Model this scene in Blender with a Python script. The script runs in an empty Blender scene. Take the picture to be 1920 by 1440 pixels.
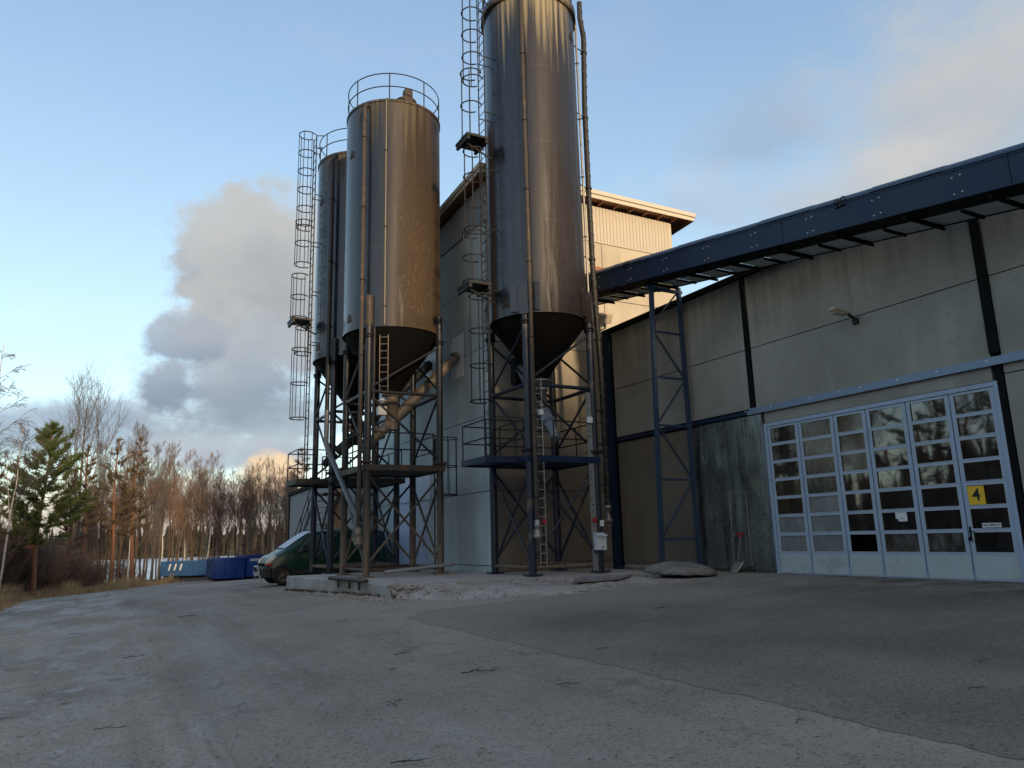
import bpy, bmesh, math, random
import numpy as np
from mathutils import Vector, Matrix
random.seed(7)
C = bpy.context.scene.collection
SC = bpy.context.scene
PI = math.pi
# ------------------------------------------------------------------ camera model
F, PIT, ROL, YAW, CAMH = 1389.2, 0.20297, 0.026495, 0.50382, 1.6
def ray(px, py):
    xr = (px-960)/F; zr = (720-py)/F
    x = xr*math.cos(ROL)+zr*math.sin(ROL); zc = -xr*math.sin(ROL)+zr*math.cos(ROL)
    y = math.cos(PIT)-zc*math.sin(PIT); z = math.sin(PIT)+zc*math.cos(PIT)
    return Vector((x*math.cos(YAW)+y*math.sin(YAW), -x*math.sin(YAW)+y*math.cos(YAW), z))
a0 = ray(960, 720); bx = ray(960+F, 720)-a0; up = ray(960, 720-F)-a0
cd = bpy.data.cameras.new('camera'); cam = bpy.data.objects.new('camera', cd); C.objects.link(cam)
m = Matrix((bx.normalized(), up.normalized(), -a0.normalized())).transposed().to_4x4()
m.translation = Vector((0, 0, CAMH)); cam.matrix_world = m
cd.sensor_width = 36; cd.lens = F/1920*36; cd.clip_start = 0.05; cd.clip_end = 9000
SC.camera = cam
SC.view_settings.view_transform = 'Standard'; SC.view_settings.look = 'None'
SC.view_settings.exposure = 1.65; SC.view_settings.gamma = 1
SC.view_settings.use_curve_mapping = False
SC.cycles.max_bounces = 6; SC.cycles.diffuse_bounces = 3; SC.cycles.glossy_bounces = 4
# ------------------------------------------------------------------ node helpers
class NT:
    def __init__(s, tree): s.t = tree; s.t.nodes.clear()
    def n(s, typ, ins=None, **props):
        nd = s.t.nodes.new(typ)
        for k, v in props.items(): setattr(nd, k, v)
        for k, v in (ins or {}).items():
            i = nd.inputs[k]
            if isinstance(v, bpy.types.NodeSocket): s.t.links.new(v, i)
            else:
                if i.type == 'RGBA' and len(v) == 3: v = (*v, 1)
                i.default_value = v
        return nd
    def math(s, op, a, b=0.0, c=None, clamp=False):
        d = {0: a, 1: b}
        if c is not None: d[2] = c
        return s.n('ShaderNodeMath', d, operation=op, use_clamp=clamp).outputs[0]
    def mix(s, f, a, b, blend='MIX'):
        nd = s.n('ShaderNodeMix', data_type='RGBA', blend_type=blend)
        for idx, v in ((0, f), (6, a), (7, b)):
            i = nd.inputs[idx]
            if isinstance(v, bpy.types.NodeSocket): s.t.links.new(v, i)
            else: i.default_value = v if idx == 0 else (*v, 1)[:4]
        return nd.outputs[2]
    def ramp(s, f, lo, hi, a=0.0, b=1.0):
        return s.n('ShaderNodeMapRange', {0: f, 1: lo, 2: hi, 3: a, 4: b}, interpolation_type='SMOOTHSTEP').outputs[0]
    def noise(s, vec, scale, detail=5.0, rough=0.55, dist=0.0):
        return s.n('ShaderNodeTexNoise', {'Vector': vec, 'Scale': scale, 'Detail': detail, 'Roughness': rough, 'Distortion': dist}).outputs[0]
    def scale(s, vec, xyz):
        return s.n('ShaderNodeVectorMath', {0: vec, 1: xyz}, operation='MULTIPLY').outputs[0]
MATS = {}
def mat(name, fn):
    mt = bpy.data.materials.new(name); mt.use_nodes = True
    g = NT(mt.node_tree)
    out = g.n('ShaderNodeOutputMaterial')
    sh = fn(g)
    g.t.links.new(sh, out.inputs[0])
    MATS[name] = mt
    return mt
def obj_co(g): return g.n('ShaderNodeTexCoord').outputs['Object']
def wpos(g): return g.n('ShaderNodeNewGeometry').outputs['Position']
def bsdf(g, col, rough=0.6, metal=0.0, bump=None, bstr=0.3, bdist=0.01, spec=0.5, ior=1.5, coat=0.0):
    d = {'Base Color': col, 'Roughness': rough, 'Metallic': metal, 'IOR': ior, 'Specular IOR Level': spec, 'Coat Weight': coat}
    if bump is not None:
        d['Normal'] = g.n('ShaderNodeBump', {'Height': bump, 'Strength': bstr, 'Distance': bdist}).outputs[0]
    return g.n('ShaderNodeBsdfPrincipled', d).outputs[0]
def simple(name, col, rough=0.6, metal=0.0, var=0.25, scale=6.0, bstr=0.15, grime=None, gscale=2.0, glo=0.5, ghi=0.7, spec=0.5):
    def fn(g):
        p = wpos(g)
        n1 = g.noise(p, scale, 6)
        c = g.mix(n1, [x*(1-var) for x in col], [min(1, x*(1+var)) for x in col])
        if grime:
            n2 = g.noise(p, gscale, 8, .65)
            c = g.mix(g.ramp(n2, glo, ghi), c, grime)
        r = g.ramp(n1, .3, .7, rough*.85, min(1, rough*1.15))
        return bsdf(g, c, r, metal, g.noise(p, scale*6, 3), bstr, .004, spec)
    return mat(name, fn)
# ---- materials
def concrete(name, base, stain, warm=None, streak=0.5, dark_top=None):
    def fn(g):
        p = wpos(g)
        n1 = g.noise(p, .55, 8, .6)
        c = g.mix(g.ramp(n1, .3, .7), [x*.82 for x in base], [x*1.15 for x in base])
        st = g.noise(g.scale(p, (3.2, 3.2, .16)), 1.0, 6, .6)
        c = g.mix(g.math('MULTIPLY', g.ramp(st, .48, .78), streak), c, stain)
        st2 = g.noise(g.scale(p, (1.3, 1.3, .22)), 1.0, 4, .5)
        c = g.mix(g.math('MULTIPLY', g.ramp(st2, .5, .75), .45), c, [min(1, x*1.35) for x in base])
        blo = g.noise(p, 2.2, 7, .62)
        c = g.mix(g.math('MULTIPLY', g.ramp(blo, .55, .75), .45), c, [x*.6 for x in base])
        if warm:
            c = g.mix(g.math('MULTIPLY', g.ramp(g.noise(p, .8, 5), .48, .68), .5), c, warm)
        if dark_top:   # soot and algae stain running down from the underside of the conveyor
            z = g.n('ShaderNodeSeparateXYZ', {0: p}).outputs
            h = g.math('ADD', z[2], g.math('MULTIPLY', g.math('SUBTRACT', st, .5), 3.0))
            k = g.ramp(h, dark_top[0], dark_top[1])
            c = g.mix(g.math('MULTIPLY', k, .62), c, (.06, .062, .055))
        fine = g.noise(p, 45, 4)
        return bsdf(g, c, .9, 0, fine, .22, .004, .25)
    return mat(name, fn)
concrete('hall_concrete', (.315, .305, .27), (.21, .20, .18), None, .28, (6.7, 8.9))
concrete('brown_concrete', (.17, .15, .12), (.10, .09, .07), (.20, .145, .095), .5)
concrete('tower_concrete', (.44, .515, .53), (.27, .32, .335), None, .45)  # side face: the sky's blue cast is mixed into the concrete colour
concrete('plinth_concrete', (.40, .39, .365), (.12, .115, .10), (.30, .235, .18), .75)
concrete('dome_concrete', (.20, .20, .195), (.10, .10, .095), (.13, .12, .10), .3)
concrete('slab_concrete', (.30, .295, .28), (.15, .14, .13), None, .4)

def silo_mat(name, dirt, dang, top_drip, dust_all, kr=(.36, .64)):
    def fn(g):
        o = obj_co(g); s = g.n('ShaderNodeSeparateXYZ', {0: o}).outputs
        ang = g.math('ARCTAN2', s[1], s[0])
        z = s[2]
        v = g.n('ShaderNodeCombineXYZ', {0: g.math('COSINE', ang), 1: g.math('SINE', ang), 2: g.math('MULTIPLY', z, .012)}).outputs[0]
        vs = g.n('ShaderNodeCombineXYZ', {0: g.math('COSINE', ang), 1: g.math('SINE', ang), 2: g.math('MULTIPLY', z, .06)}).outputs[0]
        fine = g.noise(v, 38, 6, .7)
        mid = g.noise(vs, 9, 6, .6)
        blot = g.noise(o, 1.4, 7, .65)
        base = g.mix(g.ramp(mid, .35, .7), (.006, .009, .017), (.012, .015, .024))
        # distance of the angle from the dirtiest side
        da = g.math('SUBTRACT', ang, dang)
        side = g.ramp(g.math('COSINE', da), .38, .90)
        k = g.math('MULTIPLY', side, g.ramp(g.math('ADD', g.math('MULTIPLY', mid, .6), g.math('MULTIPLY', fine, .4)), *kr))
        k = g.math('MULTIPLY', k, g.ramp(g.math('ADD', z, g.math('MULTIPLY', g.math('SUBTRACT', mid, .5), 5.0)), 8.5, 15.5, 1.0, .62))
        c = g.mix(g.math('MULTIPLY', k, dust_all), base, dirt)
        # pale lime runs
        vr = g.n('ShaderNodeCombineXYZ', {0: g.math('COSINE', ang), 1: g.math('SINE', ang), 2: g.math('MULTIPLY', z, .075)}).outputs[0]
        run = g.math('MULTIPLY', side, g.ramp(g.noise(vr, 64, 6, .7), .54, .68))
        run = g.math('MULTIPLY', run, g.ramp(blot, .40, .6))
        run = g.math('MULTIPLY', run, g.ramp(z, 8.6, 14.0, 1.0, .12))
        c = g.mix(g.math('MULTIPLY', run, .42 if dust_all > .6 else .18), c, (.36, .30, .22))
        rz = g.math('ADD', z, g.math('MULTIPLY', g.math('SUBTRACT', g.noise(v, 14, 5, .6), .5), 9.0))
        drip = g.math('MULTIPLY', g.ramp(rz, top_drip[0], top_drip[1]), g.ramp(g.math('COSINE', g.math('SUBTRACT', ang, top_drip[2])), .45, .9))
        c = g.mix(g.math('MULTIPLY', drip, top_drip[3]), c, (.33, .29, .20))
        # weld seams
        pp = g.math('PINGPONG', z, 1.25)
        seam = g.ramp(pp, .0, .018, 1.0, 0.0)
        c = g.mix(g.math('MULTIPLY', seam, .18), c, (.10, .09, .07))
        r = g.math('ADD', .26, g.math('MULTIPLY', g.math('MAXIMUM', k, drip), .42))
        r = g.math('ADD', r, g.math('MULTIPLY', g.math('SUBTRACT', mid, .5), .18))
        hgt = g.math('ADD', g.math('MULTIPLY', g.noise(o, .9, 3), .6), g.math('MULTIPLY', seam, .12))
        return bsdf(g, c, r, 0.0, hgt, .22, .05, g.ramp(g.math('MAXIMUM', k, drip), 0.0, .75, .65, .10), 1.55)
    return mat(name, fn)
silo_mat('silo_steel_dusty', (.064, .046, .030), -1.0, (13.5, 16.5, -2.0, .25), .95, (.22, .50))
silo_mat('silo_steel_clean', (.04, .034, .027), -1.2, (13.5, 16.5, -2.0, .25), .45)
silo_mat('silo_steel_tall', (.050, .033, .018), -1.15, (15.6, 18.2, -2.0, .85), .60, (.10, .80))
simple('cone_black', (.005, .0048, .0046), .85, 0, .3, 3, .1, spec=.06)
simple('steel_leg', (.013, .020, .038), .42, 0, .3, 3, .2, (.15, .12, .085), 1.6, .56, .72)
def dusty_leg(g):
    p = wpos(g); z = g.n('ShaderNodeSeparateXYZ', {0: p}).outputs[2]
    n = g.noise(g.scale(p, (5, 5, .8)), 1.5, 6, .6)
    k = g.ramp(g.math('ADD', z, g.math('MULTIPLY', g.math('SUBTRACT', n, .5), 4.0)), 1.0, 3.6, 1.0, 0.04)
    c = g.mix(g.math('MULTIPLY', k, g.ramp(n, .25, .55)), (.016, .019, .026), (.17, .135, .10))
    return bsdf(g, c, g.ramp(k, 0, 1, .42, .85), 0, g.noise(p, 30, 4), .2, .005, .4)
mat('dusty_leg', dusty_leg)
simple('dark_steel', (.016, .017, .020), .55, 0, .3, 4, .15, (.06, .05, .04), 2.5, .6, .75, spec=.3)
simple('rust_steel', (.050, .042, .036), .6, 0, .3, 4, .2, (.11, .075, .05), 3, .5, .7, spec=.3)
simple('grey_metal', (.30, .29, .27), .42, .6, .25, 5, .15, (.20, .17, .13), 3, .5, .7)
simple('dusty_metal', (.20, .175, .145), .6, .3, .25, 4, .2, (.19, .155, .115), 2, .45, .65)
simple('blue_metal', (.30, .36, .42), .38, .4, .25, 4, .15)
simple('pipe_grey', (.13, .14, .15), .45, .3, .2, 4, .1)
simple('galvanised', (.36, .37, .38), .42, .6, .2, 5, .1)
simple('black_rubber', (.014, .014, .014), .6, 0, .2, 8, .2)
simple('navy_steel', (.009, .024, .062), .45, 0, .22, 1.6, .08, (.014, .028, .056), 1.2, .5, .75, spec=.3)
simple('navy_frame', (.030, .055, .10), .45, 0, .2, 3, .1, (.03, .045, .07), 2.5, .55, .75, spec=.35)
simple('black_steel', (.006, .0062, .007), .8, 0, .3, 4, .1, spec=.15)
simple('walk_panel', (.40, .47, .50), .6, 0, .2, 3, .15)
simple('gate_paint', (.34, .42, .54), .5, 0, .10, 3, .08, (.26, .29, .33), 2.5, .58, .8)
simple('gate_panel', (.44, .49, .50), .5, 0, .10, 2, .08, (.30, .31, .30), 1.8, .5, .75)
simple('flashing', (.20, .27, .37), .45, .3, .15, 3, .1)
simple('white_paint', (.72, .73, .74), .5, 0, .06, 4, .05, (.45, .42, .36), 3, .6, .8)
simple('yellow_sign', (.80, .47, .02), .45, 0, .05, 4, .02)
simple('black_paint', (.010, .010, .010), .5, 0, .1, 4, .02)
simple('red_plastic', (.42, .012, .02), .4, 0, .1, 4, .02)
simple('roof_white', (.55, .50, .42), .55, 0, .06, 3, .05)
simple('roof_metal', (.30, .32, .33), .5, .2, .1, 3, .05)
simple('clad_white', (.47, .43, .36), .55, 0, .06, 1.5, .04)
simple('clad_grey', (.23, .25, .27), .55, 0, .12, 1.5, .05)
simple('soffit_wood', (.36, .17, .08), .7, 0, .2, 3, .1)
simple('door_lavender', (.50, .58, .78), .5, 0, .06, 2, .05, (.40, .47, .62), 2, .6, .8)
simple('orange_wood', (.30, .12, .05), .7, 0, .2, 3, .15)
simple('dark_inside', (.012, .011, .010), .8)
simple('interior_wood', (.20, .14, .08), .7, 0, .2, 3, .1)
simple('van_green', (.004, .046, .026), .25, 0, .1, 1, .02, (.02, .05, .035), 3, .62, .8)
simple('van_plastic', (.018, .018, .020), .55, 0, .15, 5, .05)
simple('tyre_rubber', (.012, .012, .012), .75, 0, .2, 9, .1)
simple('wheel_rim', (.12, .10, .085), .5, .4, .3, 9, .1)
simple('head_lamp', (.60, .58, .50), .2, 0, .1, 4, .02)
simple('lamp_amber', (.35, .03, .02), .3, 0, .1, 4, .02)
simple('frosted_screen', (.55, .60, .68), .6, 0, .12, 5, .05)
simple('bin_light', (.035, .115, .27), .55, 0, .15, 1.5, .1, (.10, .10, .09), 1.2, .6, .8)
simple('bin_dark', (.003, .030, .17), .55, 0, .2, 1.5, .1, spec=.2)
simple('mailbox_white', (.62, .66, .70), .45, 0, .05, 5, .03)
simple('lamp_beige', (.50, .42, .30), .5, 0, .1, 4, .05)
simple('lamp_glass', (.55, .50, .42), .25, 0, .1, 4, .03)
simple('stone', (.30, .265, .23), .9, 0, .35, 9, .4)
simple('twig_bark', (.03, .024, .02), .85, 0, .3, 9, .3)
simple('leaf_litter', (.10, .055, .03), .85, 0, .4, 2, .1)
simple('rusty_rim', (.22, .12, .07), .7, 0, .3, 5, .2)
# galvanised tin with wavy dents
def tin(g):
    p = wpos(g)
    n = g.noise(g.scale(p, (1, 2.0, .35)), 1.2, 2, .5, .4)
    n2 = g.noise(p, 9, 6, .65)
    st = g.noise(g.scale(p, (1, 4, .5)), 1.2, 6, .6)
    c = g.mix(g.ramp(st, .35, .75), (.34, .38, .39), (.17, .20, .21))
    r = g.ramp(g.math('ADD', g.math('MULTIPLY', n2, .5), g.math('MULTIPLY', n, .5)), .36, .66, .20, .40)
    return bsdf(g, c, r, .92, n, .35, .10, .5)
mat('tin_sheet', tin)
def glass(name, base, rough, dirt, spec):
    def fn(g):
        p = wpos(g)
        n = g.noise(p, 1.1, 2, .5)
        d = g.noise(g.scale(p, (1, 1, .6)), 3.5, 8, .7)
        c = g.mix(g.math('MULTIPLY', g.ramp(d, .42, .72), dirt), base, (.30, .32, .31))
        return bsdf(g, c, g.math('ADD', rough, g.math('MULTIPLY', g.ramp(d, .5, .8), dirt*.3)), 0, n, .035, .05, spec, 1.75)
    return mat(name, fn)
simple('pane_missing', (.002, .002, .002), .9, spec=.0)
glass('pane_dark', (.010, .010, .010), .03, .05, .9)
glass('pane_brown', (.030, .022, .014), .06, .10, .7)
glass('pane_dirty', (.16, .175, .175), .18, .75, .7)
glass('pane_dusty', (.035, .030, .026), .10, .30, .7)
glass('van_glass', (.07, .115, .11), .05, .1, .9)
# ---- ground
def yard(g):
    p = wpos(g); s = g.n('ShaderNodeSeparateXYZ', {0: p}).outputs
    big = g.noise(p, .22, 8, .62)
    c = g.mix(g.ramp(big, .34, .66), (.255, .220, .178), (.43, .372, .302))
    med = g.noise(p, 1.7, 9, .68)
    c = g.mix(g.math('MULTIPLY', g.ramp(med, .45, .75), .55), c, (.43, .365, .29))
    # warm tracked clay
    clay = g.noise(g.scale(p, (.25, .12, 1)), 1.0, 6, .6)
    c = g.mix(g.math('MULTIPLY', g.ramp(clay, .52, .72), .55), c, (.32, .262, .200))
    # pale frost and salt, stronger away from the hall
    fr = g.noise(g.scale(p, (.9, .28, 1)), 1.0, 10, .72)
    xm = g.ramp(s[0], 5.5, -1.0); ym = g.ramp(s[1], 3.0, 22.0, .35, 1.0)
    c = g.mix(g.math('MULTIPLY', g.math('MULTIPLY', g.ramp(fr, .46, .62), xm), g.math('MULTIPLY', ym, .8)), c, (.50, .51, .50))
    fl = g.noise(g.scale(p, (1.0, .7, 1)), 4.5, 6, .7)
    c = g.mix(g.math('MULTIPLY', g.ramp(fl, .56, .68), g.math('MULTIPLY', g.ramp(s[0], 4.5, .3), .7)), c, (.50, .50, .49))
    # dust fanning out from the plinth
    dx = g.math('SUBTRACT', s[1], 16.0)
    dust = g.math('MULTIPLY', g.ramp(g.math('ABSOLUTE', dx), 7.0, 1.0), g.ramp(s[0], 1.0, 5.0))
    c = g.mix(g.math('MULTIPLY', dust, g.ramp(g.noise(p, .8, 7), .3, .7, .2, .75)), c, (.42, .375, .315))
    # wheel tracks worn pale, along the drive
    trk = g.noise(g.scale(p, (1.1, .045, 1)), 1.0, 4, .5, .3)
    c = g.mix(g.math('MULTIPLY', g.ramp(trk, .50, .66), .42), c, (.45, .385, .305))
    c = g.mix(g.math('MULTIPLY', g.ramp(trk, .44, .34), .40), c, (.150, .132, .110))
    # fine cracks
    wv = g.n('ShaderNodeVectorMath', {0: p, 1: g.n('ShaderNodeTexNoise', {'Vector': p, 'Scale': 1.6, 'Detail': 6.0}).outputs['Color']}, operation='ADD').outputs[0]
    ck = g.n('ShaderNodeTexVoronoi', {'Vector': wv, 'Scale': .42}, feature='DISTANCE_TO_EDGE').outputs[0]
    cm_ = g.math('MULTIPLY', g.ramp(ck, .012, .003), g.ramp(g.noise(p, .35, 4), .50, .58))
    c = g.mix(g.math('MULTIPLY', cm_, .35), c, (.08, .072, .062))
    # oil drips and old damp stains
    oil = g.noise(p, .75, 7, .62)
    c = g.mix(g.ramp(oil, .60, .68, 0, .5), c, (.115, .100, .084))
    drop = g.noise(p, 3.4, 5, .6)
    c = g.mix(g.ramp(drop, .67, .72, 0, .55), c, (.075, .067, .058))
    # joint between two laid strips
    wob = g.math('MULTIPLY', g.math('SUBTRACT', g.noise(p, 1.3, 4), .5), .22)
    jx = g.math('ADD', g.math('SUBTRACT', s[0], .86), wob)
    c = g.mix(g.math('MULTIPLY', g.ramp(jx, -.05, .10), .22), c, (.165, .15, .13))
    jl = g.math('MULTIPLY', g.ramp(g.math('ABSOLUTE', jx), .05, .0), g.ramp(g.noise(p, 2.0, 4), .42, .6))
    c = g.mix(g.math('MULTIPLY', jl, .35), c, (.07, .065, .06))
    agg = g.n('ShaderNodeTexVoronoi', {'Vector': p, 'Scale': 70.0}).outputs
    c = g.mix(g.math('MULTIPLY', g.ramp(g.noise(p, 30, 4, .75), .50, .66), .62), c, (.060, .055, .050))
    c = g.mix(g.math('MULTIPLY', g.ramp(g.noise(p, 24, 3, .7), .58, .68), .60), c, (.38, .355, .32))
    c = g.mix(g.math('MULTIPLY', g.ramp(g.noise(p, 6.5, 6, .75), .57, .66), .45), c, (.13, .113, .094))
    b = g.math('ADD', g.math('MULTIPLY', agg[0], .35), g.math('MULTIPLY', g.noise(p, 9, 8, .75), 1.0))
    return bsdf(g, c, .9, 0, b, .9, .02, .2)
mat('yard_asphalt', yard)
def patch(g):
    p = wpos(g); s = g.n('ShaderNodeSeparateXYZ', {0: p}).outputs
    big = g.noise(p, .35, 8, .6)
    c = g.mix(g.ramp(big, .3, .7), (.165, .142, .114), (.275, .238, .192))
    ex = g.math('ADD', g.math('SUBTRACT', s[0], 4.8), g.math('MULTIPLY', g.math('SUBTRACT', g.noise(p, 2.2, 8, .7), .5), 1.3))
    c = g.mix(g.ramp(ex, .05, .75, .55, 0.0), c, (.30, .258, .205))
    # dust blown in at the plinth end
    yy = g.math('ADD', s[1], g.math('MULTIPLY', g.math('SUBTRACT', big, .5), 5.0))
    c = g.mix(g.ramp(yy, 8.5, 13.2, 0.0, .85), c, (.34, .30, .25))
    wet = g.noise(g.scale(p, (.55, 1.4, 1)), 1.2, 7, .65)
    near = g.ramp(s[0], 10.0, 13.5)
    c = g.mix(g.math('MULTIPLY', g.ramp(wet, .52, .62), g.math('MULTIPLY', near, .75)), c, (.06, .055, .048))
    c = g.mix(g.math('MULTIPLY', g.ramp(wet, .46, .38), g.math('MULTIPLY', near, .6)), c, (.36, .35, .34))
    c = g.mix(g.math('MULTIPLY', g.ramp(g.noise(p, 28, 4, .75), .49, .64), .6), c, (.045, .042, .038))
    c = g.mix(g.math('MULTIPLY', g.ramp(g.noise(p, 24, 3, .7), .56, .66), .65), c, (.30, .275, .24))
    c = g.mix(g.math('MULTIPLY', g.ramp(g.noise(p, 2.6, 8, .75), .52, .66), .4), c, (.20, .18, .155))
    b = g.math('ADD', g.math('MULTIPLY', g.n('ShaderNodeTexVoronoi', {'Vector': p, 'Scale': 75.0}).outputs[0], .6), g.noise(p, 10, 8, .7))
    return bsdf(g, c, g.ramp(wet, .52, .7, .9, .62), 0, b, .95, .022, .25)
mat('asphalt_patch', patch)
def gravel(g):
    p = wpos(g)
    v = g.n('ShaderNodeTexVoronoi', {'Vector': p, 'Scale': 26.0}).outputs
    n = g.noise(p, .9, 7, .6)
    c = g.mix(g.ramp(n, .35, .65), (.34, .285, .245), (.52, .475, .43))
    c = g.mix(g.ramp(g.noise(p, 24, 4, .7), .45, .65, 0, .55), c, (.11, .09, .08))
    c = g.mix(g.math('MULTIPLY', g.ramp(g.noise(g.scale(p, (.5, 1.2, 1)), 1.3, 8, .7), .5, .62), .6), c, (.52, .49, .46))
    return bsdf(g, c, .95, 0, g.math('ADD', v[0], g.noise(p, 7, 8, .7)), .8, .03, .2)
mat('gravel', gravel)
def rough_slab(g):
    p = wpos(g)
    n = g.noise(p, 2.5, 8, .65)
    c = g.mix(g.ramp(n, .35, .65), (.20, .19, .175), (.34, .325, .30))
    c = g.mix(g.ramp(g.noise(p, 32, 4, .75), .47, .62, 0, .6), c, (.10, .095, .088))
    c = g.mix(g.ramp(g.noise(p, 27, 4, .75), .56, .66, 0, .6), c, (.46, .44, .41))
    return bsdf(g, c, .95, 0, g.math('ADD', g.n('ShaderNodeTexVoronoi', {'Vector': p, 'Scale': 30.0}).outputs[0], g.noise(p, 8, 8, .75)), .9, .04, .2)
mat('rough_slab', rough_slab)
def soil(g):
    p = wpos(g)
    n = g.noise(p, 1.2, 8, .65)
    c = g.mix(g.ramp(n, .35, .65), (.045, .030, .020), (.10, .072, .042))
    return bsdf(g, c, .95, 0, g.noise(p, 8, 6), .6, .05, .1)
mat('soil', soil)
def ice(g):
    p = wpos(g)
    n = g.noise(g.scale(p, (.02, .06, 1)), 1.0, 6, .6)
    c = g.mix(g.ramp(n, .35, .65), (.55, .60, .64), (.72, .75, .77))
    return bsdf(g, c, .25, 0, None, 0, 0, .8)
mat('lake_ice', ice)
# ---- plants
simple('bark_brown', (.10, .060, .040), .85, 0, .3, 3, .4, (.05, .038, .03), 4, .5, .7)
simple('bark_grey', (.10, .085, .072), .85, 0, .3, 3, .4, (.06, .05, .045), 4, .5, .7)
simple('bark_birch', (.50, .47, .43), .7, 0, .2, 3, .3, (.06, .05, .045), 5, .56, .62)
simple('bark_pine', (.17, .075, .038), .85, 0, .3, 3, .5, (.07, .045, .035), 3, .5, .7)
simple('twigs_brown', (.155, .10, .070), .85, 0, .3, 1, .1)
simple('twigs_red', (.125, .080, .060), .85, 0, .3, 1, .1)
simple('twigs_grey', (.115, .10, .088), .85, 0, .3, 1, .1)
simple('needles_green', (.060, .088, .024), .75, 0, .45, 1.3, .1)
simple('needles_dull', (.080, .060, .032), .75, 0, .4, 1.3, .1)
simple('forest_dark', (.024, .022, .015), .9, 0, .5, .3, .1)
simple('weed', (.085, .075, .035), .85, 0, .5, 3, .1)
simple('dry_grass', (.46, .35, .20), .85, 0, .35, .8, .1, (.20, .13, .07), 1.2, .48, .66)
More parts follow.
